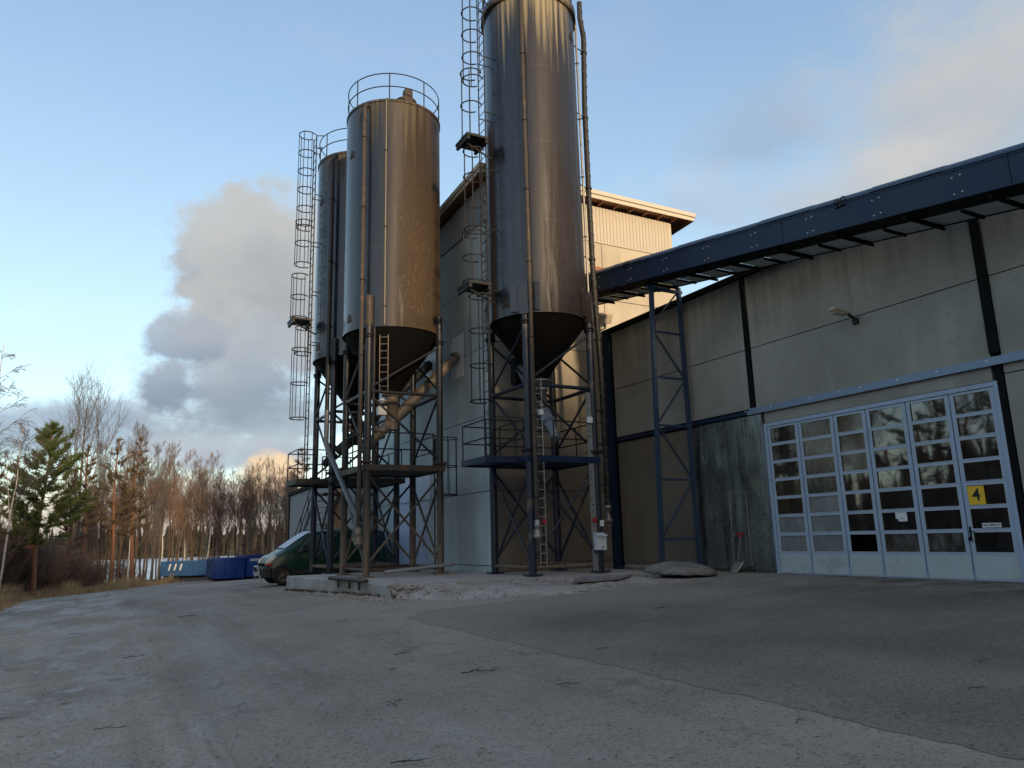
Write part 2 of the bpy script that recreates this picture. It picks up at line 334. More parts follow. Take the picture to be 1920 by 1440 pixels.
# ------------------------------------------------------------------ mesh helpers
class MB:
    def __init__(s): s.v = []; s.f = []; s.sm = []
    def add(s, vs, fs, smooth=False):
        b = len(s.v); s.v += [tuple(x) for x in vs]
        for q in fs: s.f.append(tuple(i+b for i in q)); s.sm.append(smooth)
        return s
    def box(s, a, b, M=None):
        x0, y0, z0 = (min(a[i], b[i]) for i in range(3)); x1, y1, z1 = (max(a[i], b[i]) for i in range(3))
        vs = [(x, y, z) for z in (z0, z1) for y in (y0, y1) for x in (x0, x1)]
        if M is not None: vs = [M @ Vector(v) for v in vs]
        return s.add(vs, [(0, 2, 3, 1), (4, 5, 7, 6), (0, 1, 5, 4), (2, 6, 7, 3), (0, 4, 6, 2), (1, 3, 7, 5)])
    def bbox(s, a, b, bev=.01):   # box with chamfered edges
        x0, y0, z0 = (min(a[i], b[i]) for i in range(3)); x1, y1, z1 = (max(a[i], b[i]) for i in range(3))
        bm = bmesh.new()
        vs = [bm.verts.new(p) for p in ((x0, y0, z0), (x1, y0, z0), (x1, y1, z0), (x0, y1, z0), (x0, y0, z1), (x1, y0, z1), (x1, y1, z1), (x0, y1, z1))]
        for q in ((0, 3, 2, 1), (4, 5, 6, 7), (0, 1, 5, 4), (1, 2, 6, 5), (2, 3, 7, 6), (3, 0, 4, 7)): bm.faces.new([vs[i] for i in q])
        bmesh.ops.bevel(bm, geom=bm.edges[:], offset=bev, segments=1, affect='EDGES')
        bm.verts.index_update()
        s.add([v.co[:] for v in bm.verts], [[v.index for v in f.verts] for f in bm.faces]); bm.free()
        return s
    def tube(s, p, q, r, n=8, r2=None, caps=True, smooth=True):
        p = Vector(p); q = Vector(q); d = q-p
        if d.length < 1e-6: return s
        d.normalize(); a = d.orthogonal().normalized()
        if abs(d.z) > .99: a = Vector((1, 0, 0)); a = (a-d*a.dot(d)).normalized()
        b = d.cross(a); r2 = r if r2 is None else r2
        vs = []
        for pp, rr in ((p, r), (q, r2)):
            for i in range(n):
                t = 2*PI*i/n; vs.append(pp+a*(rr*math.cos(t))+b*(rr*math.sin(t)))
        s.add(vs, [(i, (i+1) % n, n+(i+1) % n, n+i) for i in range(n)], smooth)
        if caps: s.add(vs, [tuple(range(n-1, -1, -1)), tuple(range(n, 2*n))])
        return s
    def path(s, pts, r, n=8, closed=False, caps=True, smooth=True):
        pts = [Vector(p) for p in pts]; m = len(pts)
        rs = r if isinstance(r, (list, tuple)) else [r]*m
        prev = None; vs = []
        for i, p in enumerate(pts):
            if closed: d = pts[(i+1) % m]-pts[i-1]
            else: d = pts[min(i+1, m-1)]-pts[max(i-1, 0)]
            d.normalize()
            a = d.orthogonal().normalized() if prev is None else (prev-d*prev.dot(d)).normalized()
            prev = a; b = d.cross(a)
            for k in range(n):
                t = 2*PI*k/n; vs.append(p+a*(rs[i]*math.cos(t))+b*(rs[i]*math.sin(t)))
        fs = []
        for i in range(m if closed else m-1):
            j = (i+1) % m
            for k in range(n): fs.append((i*n+k, i*n+(k+1) % n, j*n+(k+1) % n, j*n+k))
        s.add(vs, fs, smooth)
        if caps and not closed: s.add(vs, [tuple(range(n-1, -1, -1)), tuple(range((m-1)*n, m*n))])
        return s
    def ring(s, c, R, r, n=48, m=6, a0=0, a1=2*PI, u=(1, 0, 0), v=(0, 1, 0)):
        u = Vector(u); v = Vector(v); c = Vector(c); full = abs(a1-a0-2*PI) < 1e-6
        k = n if full else n+1
        pts = [c+u*(R*math.cos(a0+(a1-a0)*i/n))+v*(R*math.sin(a0+(a1-a0)*i/n)) for i in range(k)]
        return s.path(pts, r, m, closed=full)
    def lathe(s, c, prof, n=64, smooth=True):
        vs = []
        for r, z in prof:
            for i in range(n):
                t = 2*PI*i/n; vs.append((c[0]+r*math.cos(t), c[1]+r*math.sin(t), z))
        fs = []
        for j in range(len(prof)-1):
            for i in range(n): fs.append((j*n+i, j*n+(i+1) % n, (j+1)*n+(i+1) % n, (j+1)*n+i))
        return s.add(vs, fs, smooth)
    def prism(s, poly, h0, h1, axes=(0, 1, 2)):
        """poly of 2-D points in axes[0], axes[1]; extruded along axes[2]."""
        n = len(poly); vs = []
        for h in (h0, h1):
            for a, b in poly:
                p = [0, 0, 0]; p[axes[0]] = a; p[axes[1]] = b; p[axes[2]] = h; vs.append(p)
        return s.add(vs, [tuple(range(n-1, -1, -1)), tuple(range(n, 2*n))]+[(i, (i+1) % n, n+(i+1) % n, n+i) for i in range(n)])
BASE = {}
def build(name, mb, material, parent=None, loc=None, recalc=True):
    root = parent
    while root is not None and root.parent is not None: root = root.parent
    off = Vector(BASE.get(root.name, (0, 0, 0))) if root is not None else Vector(loc or (0, 0, 0))
    me = bpy.data.meshes.new(name)
    me.from_pydata([(x-off.x, y-off.y, z-off.z) for x, y, z in mb.v], [], mb.f)
    me.polygons.foreach_set('use_smooth', mb.sm)
    if recalc:
        bm = bmesh.new(); bm.from_mesh(me); bmesh.ops.recalc_face_normals(bm, faces=bm.faces[:]); bm.to_mesh(me); bm.free()
    me.materials.append(MATS[material] if isinstance(material, str) else material)
    o = bpy.data.objects.new(name, me); C.objects.link(o)
    if parent is not None: o.parent = parent
    else: o.location = off; BASE[o.name] = tuple(off)
    return o
def tag(o, label=None, cat=None, group=None, kind=None):
    if label: o['label'] = label
    if cat: o['category'] = cat
    if group: o['group'] = group
    if kind: o['kind'] = kind
    return o
def thing(name, label, cat, loc, group=None):
    o = bpy.data.objects.new(name, None); C.objects.link(o); o.location = loc
    o.empty_display_size = .2
    BASE[o.name] = tuple(loc)
    return tag(o, label, cat, group)
def solo(name, mb, material, label, cat, loc=(0, 0, 0), group=None):
    return tag(build(name, mb, material, None, loc), label, cat, group)
def copy_tree(o, loc, label=None, rotz=None, scale=None):
    c = o.copy(); C.objects.link(c); c.location = loc; BASE[c.name] = tuple(loc)
    if label: c['label'] = label
    if rotz is not None: c.rotation_euler = (0, 0, rotz)
    if scale: c.scale = scale
    for ch in o.children:
        d = ch.copy(); C.objects.link(d); d.parent = c
        for gc in ch.children:
            e = gc.copy(); C.objects.link(e); e.parent = d
    return c
def text_mb(txt, size, origin, ux, uy, thick=.004, align='CENTER'):
    """Lettering as a mesh: origin = centre, ux / uy = unit directions of writing and up."""
    cu = bpy.data.curves.new('lettering', 'FONT'); cu.body = txt; cu.size = size
    cu.align_x = align; cu.align_y = 'CENTER'; cu.extrude = thick; cu.offset = size*.012
    ob = bpy.data.objects.new('lettering', cu); C.objects.link(ob)
    bpy.context.view_layer.update()
    me = ob.evaluated_get(bpy.context.evaluated_depsgraph_get()).to_mesh()
    ux = Vector(ux); uy = Vector(uy); uz = ux.cross(uy); o = Vector(origin)
    mb = MB(); mb.add([o+ux*v.co.x+uy*v.co.y+uz*v.co.z for v in me.vertices], [tuple(p.vertices) for p in me.polygons])
    bpy.data.objects.remove(ob); bpy.data.curves.remove(cu)
    return mb
# ------------------------------------------------------------------ terrain
XK = [-4, -1, 6, 13.5]; XV = [-.05, 0, .27, .50]
YK = [18, 29, 58, 80, 96, 110, 310, 340, 420]; YV = [0, -.24, -1.34, -1.7, -3.4, -4.6, -4.6, -2.0, 6.0]
def gz(x, y): return float(np.interp(x, XK, XV)+np.interp(y, YK, YV))
def bank(x, y):   # the verge rises a little left of the yard
    return 0
def sheet(name, xs, ys, material, dz=0.0, inside=None, kind='structure', label=None, cat=None):
    mb = MB(); idx = {}
    for j, y in enumerate(ys):
        for i, x in enumerate(xs):
            idx[i, j] = len(mb.v); mb.v.append((x, y, gz(x, y)+dz))
    for j in range(len(ys)-1):
        for i in range(len(xs)-1):
            mb.f.append((idx[i, j], idx[i+1, j], idx[i+1, j+1], idx[i, j+1])); mb.sm.append(False)
    o = build(name, mb, material, recalc=False)
    return tag(o, label, cat, None, kind)
gx = sorted(set(XK+[-3000, -1200, -500, -200, -100, -60, -40, -25, -15, -10, -7, 1, 3, 9, 20, 40, 80, 150, 300, 600, 1500, 3000]))
gy = sorted(set(YK+[-2000, -600, -200, -80, -40, -20, -10, 0, 6, 12, 24, 36, 44, 50, 66, 72, 90, 150, 220, 600, 1500, 4000]))
sheet('ground', gx, gy, 'soil')
# yard asphalt with an irregular edge towards the verge
def yard_edge(y):
    e = float(np.interp(y, [-30, 5, 15, 24, 32, 40, 46, 52, 56, 60, 64], [-9, -6.0, -3.2, -2.45, -2.75, -3.0, -2.6, -1.2, .6, 3.0, 6.0]))
    return e+.12*math.sin(y*2.3)+.09*math.sin(y*5.1+1)+.05*math.sin(y*11)
def strip(name, rows, left, right, nx, material, dz, extra=()):
    """Sheet between two edge curves; each row also gets the terrain's own break lines, so it lies flat on it."""
    mb = MB(); ids = []
    for y in rows:
        l, r = left(y), right(y)
        xs = [l+(r-l)*i/nx for i in range(nx+1)]
        row = []
        for x in xs:
            row.append(len(mb.v)); mb.v.append((x, y, gz(x, y)+dz))
        ids.append(row)
    for j in range(len(rows)-1):
        for i in range(nx): mb.f.append((ids[j][i], ids[j][i+1], ids[j+1][i+1], ids[j+1][i])); mb.sm.append(True)
    return build(name, mb, material, recalc=False)
rows = sorted(set([-30, -15, -8, -4]+[k for k in YK if k < 64]+[round(-2+.33*i, 3) for i in range(199)]))
tag(strip('yard', rows, yard_edge, lambda y: 15.3 if y < 20 else 15.3 if y < 60 else 12, 70, 'yard_asphalt', .022), kind='structure')
prow = [round(-14+.045*i, 4) for i in range(int(27.6/.045))]
rpl = random.Random(12); PJ = {}
def pl(y): return 4.80+PJ.setdefault(y, rpl.gauss(0, .011))+.018*math.sin(y*3.1)+.016*math.sin(y*7.7+2)+.014*math.sin(y*17)+(max(0, y-12.6)**2*.9 if y > 12.6 else 0)
tag(strip('asphalt_patch', prow, pl, lambda y: 14.9, 30, 'asphalt_patch', .0258), kind='structure')
# lake and far shore
lk = MB(); lk.add([(-1500, 88, -3.0), (1500, 88, -3.0), (1500, 335, -3.0), (-1500, 335, -3.0)], [(0, 1, 2, 3)])
tag(build('lake', lk, 'lake_ice', recalc=False), kind='structure')
# ------------------------------------------------------------------ concrete plinth under the left silos and the gravel ramp
PT = .56
pb = MB()
poly = [(5.98, 16.95), (9.9, 16.85), (10.36, 16.9), (10.36, 24.9), (5.30, 24.75)]
pb.prism(poly, -.25, PT)
pb.prism([(9.9, 16.6), (13.7, 16.35), (14.0, 20.38), (10.37, 20.38), (10.37, 16.75)], .1, PT-.012)
bmx = pb
pl_o = build('concrete_plinth', pb, 'plinth_concrete', None, (8, 20, 0))
tag(pl_o, 'long grey concrete plinth with a stained front face under the silo legs', 'plinth')
bv = pl_o.modifiers.new('edge', 'BEVEL'); bv.width = .012; bv.segments = 1; bv.limit_method = 'ANGLE'
# gravel ramp: rises from the yard to the plinth top
rg = random.Random(3)
gm = MB(); nu, nv = 70, 30
def hsh(x, y): return (math.sin(x*12.9898+y*78.233)*43758.5453) % 1
for j in range(nv+1):
    v = j/nv
    for i in range(nu+1):
        u = i/nu
        x = 5.95+(13.9-5.95)*u
        yb = 16.93-.55*max(0, u-.5)
        yf = np.interp(u, [0, .06, .2, .45, .7, 1], [16.3, 14.9, 13.9, 13.5, 13.5, 14.6])+.15*math.sin(u*31)+.1*math.sin(u*57)
        y = yf+(yb-yf)*v
        z0 = gz(x, y)+.012
        zt = PT-.03
        s_ = v*v*(3-2*v)
        z = z0+(zt-z0)*(s_*.9+.1*v)+.05*math.sin(x*2.1+y)*v*(1-v)*2+(hsh(x, y)-.5)*.035*(1 if 0 < v < 1 else .2)
        gm.v.append((x, y, max(z, z0)))
for j in range(nv):
    for i in range(nu):
        gm.f.append((j*(nu+1)+i, j*(nu+1)+i+1, (j+1)*(nu+1)+i+1, (j+1)*(nu+1)+i)); gm.sm.append(True)
gro = build('gravel', gm, 'gravel', recalc=False)
tag(gro, 'pale pinkish gravel ramp banked against the plinth edge', 'gravel', None, 'stuff')
def gravel_z(x, y):
    u = min(1, max(0, (x-5.95)/7.95)); yb = 16.93-.55*max(0, u-.5)
    yf = np.interp(u, [0, .06, .2, .45, .7, 1], [16.3, 14.9, 13.9, 13.5, 13.5, 14.6])
    v = min(1, max(0, (y-yf)/(yb-yf))); z0 = gz(x, y)+.012; s_ = v*v*(3-2*v)
    return z0+(PT-.03-z0)*(s_*.9+.1*v)
def pebble(mb, x, y, z, r, rr):
    ico = [(0, 0, 1), (.89, 0, .45), (.28, .85, .45), (-.72, .53, .45), (-.72, -.53, .45), (.28, -.85, .45), (.72, .53, -.45), (-.28, .85, -.45), (-.89, 0, -.45), (-.28, -.85, -.45), (.72, -.53, -.45), (0, 0, -1)]
    fs = [(0, 1, 2), (0, 2, 3), (0, 3, 4), (0, 4, 5), (0, 5, 1), (1, 6, 2), (2, 7, 3), (3, 8, 4), (4, 9, 5), (5, 10, 1), (6, 7, 2), (7, 8, 3), (8, 9, 4), (9, 10, 5), (10, 6, 1), (11, 7, 6), (11, 8, 7), (11, 9, 8), (11, 10, 9), (11, 6, 10)]
    sx, sy, sz = rr.uniform(.7, 1.3)*r, rr.uniform(.7, 1.3)*r, rr.uniform(.45, .8)*r; t = rr.uniform(0, 6.28)
    vs = []
    for a, b, c in ico:
        k = rr.uniform(.8, 1.15); a, b, c = a*sx*k, b*sy*k, c*sz*k
        vs.append((x+a*math.cos(t)-b*math.sin(t), y+a*math.sin(t)+b*math.cos(t), z+c))
    mb.add(vs, fs)
pm = MB()
for i in range(1500):
    u = rg.random(); x = 6+7.8*u; y = rg.uniform(13.4, 16.9)
    r = rg.choice((.008, .012, .014, .018, .022, .03))
    pebble(pm, x, y, gravel_z(x, y)+r*.2, r, rg)
for i in range(260):   # rubble along the foot of the plinth
    t = rg.random(); x = 5.92-.66*t-abs(rg.gauss(0, .16)); y = 16.7+8*t*rg.random()
    r = rg.choice((.02, .03, .04, .05, .07))*rg.uniform(.6, 1.1); pebble(pm, x, y, gz(x, y)+.03, r, rg)
for i in range(70):
    x = 5.9+rg.gauss(.1, .35); y = 16.6+rg.gauss(0, .4); pebble(pm, x, y, max(gz(x, y), gravel_z(x, y) if x > 5.95 else 0)+.03, rg.uniform(.025, .08), rg)
for i in range(420):   # loose stones on the yard
    x = rg.uniform(-2, 14.5); y = rg.uniform(2.2, 16); pebble(pm, x, y, gz(x, y)+.034, rg.choice((.004, .006, .008, .012)), rg)
tag(build('loose_stones', pm, 'stone', recalc=False), 'loose stones and rubble scattered along the plinth foot', 'gravel', None, 'stuff')
# fallen leaves and bark crumbs over the yard
lm = MB()
for i in range(900):
    x = rg.uniform(-2.5, 14); y = rg.uniform(1.8, 18)
    if rg.random() < .4: x = rg.gauss(3, 2.5); y = abs(rg.gauss(3, 3))+2
    z = gz(x, y)+.036; s = rg.uniform(.006, .022); t = rg.uniform(0, 6.28); e = rg.uniform(.25, .9)
    ca, sa = math.cos(t), math.sin(t)
    lm.add([(x+ca*s, y+sa*s, z+.003), (x-sa*s*e, y+ca*s*e, z+.008), (x-ca*s, y-sa*s, z+.002), (x+sa*s*e, y-ca*s*e, z+.006)], [(0, 1, 2), (0, 2, 3)])
tag(build('leaf_litter', lm, 'leaf_litter', recalc=False), 'small dead leaves and bark crumbs strewn over the asphalt', 'litter', None, 'stuff')
# weeds at the foot of the walls
wm_ = MB()
def weed(x, y, z, h):
    for k in range(rg.randint(5, 12)):
        a = rg.uniform(0, 6.28); w = .006; l = h*rg.uniform(.5, 1.2); dx, dy = math.cos(a), math.sin(a)
        wm_.add([(x-dy*w, y+dx*w, z), (x+dy*w, y-dx*w, z), (x+dx*l*.45, y+dy*l*.45, z+l*rg.uniform(.4, .9))], [(0, 1, 2)])
for i in range(330):
    t = rg.random(); weed(5.95-.66*t-abs(rg.gauss(0, .07)), 16.9+7.8*t, gz(5.6, 17+7.8*t)+.02, rg.uniform(.04, .16))
for i in range(300):
    y = rg.uniform(13.7, 20.2); weed(14.98-abs(rg.gauss(0, .12)), y, .5, rg.uniform(.04, .13))
for i in range(120): weed(rg.uniform(6.2, 10.3), rg.uniform(16.75, 17.0), PT-.06, rg.uniform(.02, .08))
tag(build('weeds', wm_, 'weed', recalc=False), 'small withered weeds along the foot of plinth and hall wall', 'weeds', None, 'stuff')
# fallen twigs (px, py of the photo -> a point on the ground)
def on_ground(px, py):
    d = ray(px, py); z = 0.1
    for _ in range(12):
        t = (z-CAMH)/d.z; z = gz(d.x*t, d.y*t)+.03
    return Vector((d.x*t, d.y*t, z))
TW = []
for k in range(4):
    r_ = random.Random(40+k); mb = MB()
    pts = [Vector((-.16+.32*i/5, r_.uniform(-.03, .03), .012+r_.uniform(0, .02))) for i in range(6)]
    mb.path(pts, [.005, .005, .004, .0035, .003, .002], 5)
    for q in range(2+k % 3):
        a = pts[r_.randint(1, 4)]; mb.path([a, a+Vector((r_.uniform(.02, .06), r_.choice((-1, 1))*r_.uniform(.03, .07), .01)), a+Vector((r_.uniform(.06, .12), r_.choice((-1, 1))*r_.uniform(.05, .12), .004))], [.003, .0025, .0015], 4)
    TW.append(mb)
tw_spots = [(752, 1228, 0, .5, 1.3), (735, 1257, 1, .9, 1.0), (900, 1262, 2, -.2, 1.8), (738, 1323, 3, 1.2, 1.2), (770, 1440-8, 1, -.3, 1.2), (352, 1157, 0, .1, 1.6), (250, 1233, 2, .2, 1.2), (205, 1368, 3, -.2, 1.1),
            (1130, 1218, 1, .2, 1.0), (1065, 1284, 2, -.4, .9), (1838, 1243, 3, .4, 1.1), (1832, 1292, 1, -.2, .9), (1240, 1142, 0, .1, 1.6), (1500, 1352, 2, .3, .7), (140, 1190, 1, .0, 1.1), (1090, 1112, 0, -.3, 1.8), (640, 1166, 2, .3, 1.0), (1250, 1300, 3, .6, .8)]
tw_lab = ['long dry twig lying across the asphalt below the plinth', 'forked dry twig just below the longest twig on the asphalt', None]
tw0 = {}
for i, (px, py, k, rot, sc) in enumerate(tw_spots):
    p = on_ground(px, py)
    if k not in tw0:
        o = build('fallen_twig', TW[k], 'twig_bark'); tw0[k] = o.data
    else:
        o = bpy.data.objects.new('fallen_twig', tw0[k]); C.objects.link(o)
    o.location = p; o.rotation_euler = (0, 0, rot); o.scale = (sc*.7, sc*.7, sc*.7)
    tag(o, 'thin dark twig fallen on the grey asphalt of the yard', 'twig', 'twigs fallen on the yard')
# ------------------------------------------------------------------ silos
def cage_mb(mb, cx, cy, R, z0, z1, o, n_hoops, bars=5, r=.014, flat=.021):
    """Hoops round a ladder whose outward direction is o; cx, cy = hoop centre."""
    ax = math.atan2(o[1], o[0])
    for k in range(n_hoops):
        z = z0+(z1-z0)*k/(n_hoops-1)
        mb.ring((cx, cy, z), R, flat, 22, 5, ax-2.45, ax+2.45)
    for k in range(bars):
        t = ax+(-1.9+3.8*k/(bars-1)); mb.tube((cx+R*math.cos(t), cy+R*math.sin(t), z0), (cx+R*math.cos(t), cy+R*math.sin(t), z1), r, 5)
    return mb
def ladder_mb(p, tang, z0, z1, w=.22, pitch=.3, r=.022):
    mb = MB()
    a = (p[0]-tang[0]*w, p[1]-tang[1]*w); b = (p[0]+tang[0]*w, p[1]+tang[1]*w)
    mb.tube((*a, z0), (*a, z1), r, 6); mb.tube((*b, z0), (*b, z1), r, 6)
    z = z0+.15
    while z < z1: mb.tube((*a, z), (*b, z), .012, 5, caps=False); z += pitch
    return mb
def railing_mb(pts, z, r=.02, closed=False, heights=(.55, 1.05)):
    mb = MB(); m = len(pts)
    for h in heights:
        for i in range(m if closed else m-1):
            a, b = pts[i], pts[(i+1) % m]; mb.tube((*a, z+h), (*b, z+h), r, 6)
    for i in range(m if closed else m-1):
        a, b = Vector(pts[i]), Vector(pts[(i+1) % m]); L = (b-a).length; k = max(1, round(L/1.3))
        for q in range(k+(0 if (closed or i < m-2) else 1)):
            p = a+(b-a)*(q/k); mb.tube((p.x, p.y, z), (p.x, p.y, z+heights[-1]), r*1.1, 6)
    return mb
def frame_panel(mb, a, b, z0, z1, r=.018):   # one closed railing panel
    pts = [(*a, z0), (*a, z1), (*b, z1), (*b, z0)]
    for i in range(3): mb.tube(pts[i], pts[i+1], r, 6)
    mb.tube((*a, (z0+z1)/2), (*b, (z0+z1)/2), r*.8, 6)
def make_silo(label, c, R, zb, zt, zc, shell_mat, leg_mat, deck_z=3.65, tie_z=5.98, zg=PT, kleg=1.04, leg_r=.105):
    t = thing('storage_silo', label, 'silo', (c[0], c[1], zg), 'three dark steel silos beside the plant')
    cx, cy = c
    sh = MB(); sh.lathe(c, [(R, zb), (R, zt)], 128)
    sh.lathe(c, [(R+.012, zb-.03), (R+.02, zb-.03), (R+.02, zb+.05), (R, zb+.05)], 96, False)
    shell = build('shell', sh, shell_mat, t)
    rf = MB(); rf.lathe(c, [(R+.03, zt-.06), (R+.03, zt+.02), (R*.6, zt+.22), (.25, zt+.34), (0.001, zt+.34)], 64)
    build('roof', rf, shell_mat, t)
    co = MB(); co.lathe(c, [(R-.03, zb+.02), (R-.03, zb-.02), (.27, zc+.12), (.27, zc)], 96)
    build('cone', co, 'cone_black', t)
    h = kleg*R/math.sqrt(2)
    cor = [(cx-h, cy-h), (cx+h, cy-h), (cx+h, cy+h), (cx-h, cy+h)]
    for i, (x, y) in enumerate(cor):
        mb = MB(); mb.tube((x, y, zg+.02), (x, y, zb+.55), leg_r, 20)
        leg = build('leg', mb, leg_mat, t)
        fp = MB(); fp.bbox((x-.2, y-.2, zg-.005), (x+.2, y+.2, zg+.03), .006)
        for sx in (-1, 1):
            for sy in (-1, 1): fp.tube((x+sx*.155, y+sy*.155, zg+.03), (x+sx*.155, y+sy*.155, zg+.075), .014, 6)
        build('base_plate', fp, leg_mat, leg)
        fl = MB(); 
        for dz in (deck_z+.17, deck_z+.205): fl.bbox((x-.165, y-.165, dz), (x+.165, y+.165, dz+.03), .004)
        for sx in (-1, 1):
            for sy in (-1, 1): fl.tube((x+sx*.13, y+sy*.13, deck_z+.13), (x+sx*.13, y+sy*.13, deck_z+.27), .015, 6)
        build('flange', fl, 'dark_steel' if leg_mat == 'steel_leg' else 'rust_steel', leg)
        cl = MB(); cl.ring((x, y, zb-.28), leg_r+.03, .028, 16, 6); cl.ring((x, y, zb-.36), leg_r+.03, .02, 16, 6)
        d = Vector((cx-x, cy-y)).normalized(); cl.box((x-.04, y-.04, zb-.4), (x+.04, y+.04, zb-.1), Matrix.Translation((d.x*.09, d.y*.09, 0)))
        build('clamp', cl, 'dark_steel', leg)
    zlow, ztop = zg+.2, zb-.45
    for i in range(4):
        a, b = Vector(cor[i]), Vector(cor[(i+1) % 4])
        n2 = Vector((a.y-b.y, b.x-a.x)).normalized()*.045
        def bar(z0, z1, off, r=.036, name='brace', mt=leg_mat):
            p = a+n2*off; q = b+n2*off; mb = MB(); mb.tube((p.x, p.y, z0), (q.x, q.y, z1), r, 10); build(name, mb, mt, t)
        bar(zlow+.12, deck_z-.2, 1); bar(deck_z-.2, zlow+.12, -.8)
        bar(tie_z-.05, deck_z+.3, 1); bar(tie_z+.08, ztop, -.8)
        bar(zlow, zlow, 0, .05, 'base_rail', 'rust_steel' if leg_mat != 'steel_leg' else 'dusty_leg'); bar(tie_z, tie_z, 0, .055, 'tie_beam')
    return t, cor, h
def deck(t, poly, z, mt='dark_steel', rails=None, rail_mat='dark_steel'):
    mb = MB(); mb.prism(poly, z-.05, z)
    xs = [p[0] for p in poly]; ys = [p[1] for p in poly]
    d = build('deck', mb, mt, t)
    tb = MB(); m = len(poly)
    for i in range(m):
        a, b = Vector(poly[i]), Vector(poly[(i+1) % m]); u = (b-a).normalized(); n = Vector((u.y, -u.x))*.012
        tb.add([(a.x+n.x, a.y+n.y, z-.11), (b.x+n.x, b.y+n.y, z-.11), (b.x+n.x, b.y+n.y, z+.06), (a.x+n.x, a.y+n.y, z+.06), (a.x, a.y, z-.11), (b.x, b.y, z-.11), (b.x, b.y, z+.06), (a.x, a.y, z+.06)],
               [(0, 1, 2, 3), (7, 6, 5, 4), (3, 2, 6, 7), (0, 4, 5, 1), (0, 3, 7, 4), (1, 5, 6, 2)])
    build('toe_board', tb, mt, d)
    jb = MB()
    for k in range(5):
        y = min(ys)+(max(ys)-min(ys))*(k+.5)/5
        x0, x1 = min(xs)+.05, max(xs)-.05
        jb.box((x0 if y > ys[0]+.0 else x0, y-.03, z-.13), (x1, y+.03, z-.05))
    for pts, cl in (rails or []):
        build('railing', railing_mb(pts, z, .02, cl), rail_mat, t)
    return d
def top_rail(t, c, R, zt):
    mb = MB()
    for h in (.5, .97): mb.ring((c[0], c[1], zt+h), R-.02, .018, 72, 6)
    for k in range(8):
        a = 2*PI*k/8+.35; x, y = c[0]+(R-.02)*math.cos(a), c[1]+(R-.02)*math.sin(a); mb.tube((x, y, zt-.15), (x, y, zt+.97), .02, 6)
    build('top_railing', mb, 'dark_steel', t)
def lug(t, c, R, ang, z, up=1):
    d = Vector((math.cos(ang), math.sin(ang))); tn = Vector((-d.y, d.x)); mb = MB()
    p = Vector((c[0], c[1]))+d*R
    M = Matrix(((tn.x, d.x, 0, p.x), (tn.y, d.y, 0, p.y), (0, 0, 1, z), (0, 0, 0, 1)))
    mb.box((-.13, -.02, -.02), (.13, .015, .02), M)
    mb.add([M @ Vector(v) for v in ((-.1, .0, .02), (.1, .0, .02), (.06, 0, .2), (-.02, 0, .24), (-.1, .025, .02), (.1, .025, .02), (.06, .025, .2), (-.02, .025, .24))],
           [(0, 1, 2, 3), (7, 6, 5, 4), (0, 4, 5, 1), (1, 5, 6, 2), (2, 6, 7, 3), (3, 7, 4, 0)])
    mb.add([M @ Vector(v) for v in ((-.03, .027, .08), (.03, .027, .08), (.03, .027, .15), (-.03, .027, .15))], [(0, 1, 2, 3)])
    build('lifting_lug', mb, 'dark_steel', t)
def vert_pipe(t, c, R, ang, z0, z1, r, mt, gap=.06, name='fill_pipe', clamp_every=2.4, top_hook=True, bottom=None):
    d = Vector((math.cos(ang), math.sin(ang))); p = Vector((c[0], c[1]))+d*(R+gap+r)
    pts = [(p.x, p.y, z0), (p.x, p.y, z1)]
    if top_hook:
        q = p-d*(gap+r+.25); pts = [(p.x, p.y, z0), (p.x, p.y, z1-.25), (p.x-d.x*.05, p.y-d.y*.05, z1-.08), (p.x-d.x*.2, p.y-d.y*.2, z1), (q.x, q.y, z1+.02)]
    if bottom: pts = list(bottom)+pts
    mb = MB(); mb.path(pts, r, 14)
    o = build(name, mb, mt, t)
    z = z0+.6
    while z < z1-.3:
        cm = MB(); cm.ring((p.x, p.y, z), r+.012, .014, 14, 5); q = p-d*(gap+r)
        cm.tube((p.x, p.y, z), (q.x, q.y, z), .015, 5); z += clamp_every
        build('pipe_clamp', cm, 'dark_steel', o)
    return o, p
def coupling(parent, p, z, mt='dusty_metal', s=1.0):
    """Camlock hose coupling hanging at the foot of a filling pipe."""
    mb = MB()
    mb.lathe(p, [(.06*s, z+.42*s), (.075*s, z+.40*s), (.075*s, z+.30*s), (.10*s, z+.28*s), (.10*s, z+.24*s), (.08*s, z+.22*s), (.085*s, z+.02*s), (.125*s, z), (.125*s, z-.06*s), (.09*s, z-.09*s), (.03*s, z-.14*s), (.001, z-.14*s)], 18)
    for a in (0, PI): mb.box((p[0]+math.cos(a)*.1*s-.02, p[1]+math.sin(a)*.1*s-.015, z-.02), (p[0]+math.cos(a)*.1*s+.02, p[1]+math.sin(a)*.1*s+.015, z+.16*s))
    return build('coupling', mb, mt, parent)
def outlet(t, c, zc, mt='grey_metal', z_end=5.1, r=.2):
    mb = MB(); mb.lathe(c, [(.27, zc), (.33, zc), (.33, zc-.05), (r, zc-.06), (r, zc-.22), (r+.05, zc-.23), (r+.05, zc-.32), (r, zc-.33), (r, z_end)], 32)
    mb.bbox((c[0]-r-.28, c[1]-.1, zc-.34), (c[0]-r+.02, c[1]+.1, zc-.2), .01)
    o = build('outlet', mb, mt, t)
    vb = MB(); vb.tube((c[0]-r-.2, c[1]-.02, zc-.26), (c[0]-r-.2, c[1]-.22, zc-.26), .075, 14); vb.bbox((c[0]-r-.3, c[1]-.17, zc-.7), (c[0]-r-.02, c[1]+.06, zc-.42), .015)
    build('valve_drive', vb, 'white_paint' if mt == 'dusty_metal' else 'grey_metal', o)
CF, RF = (7.87, 22.25), 1.567
CR, RR = (7.87, 26.12), 1.567
CT, RT = (11.11, 18.41), 1.466
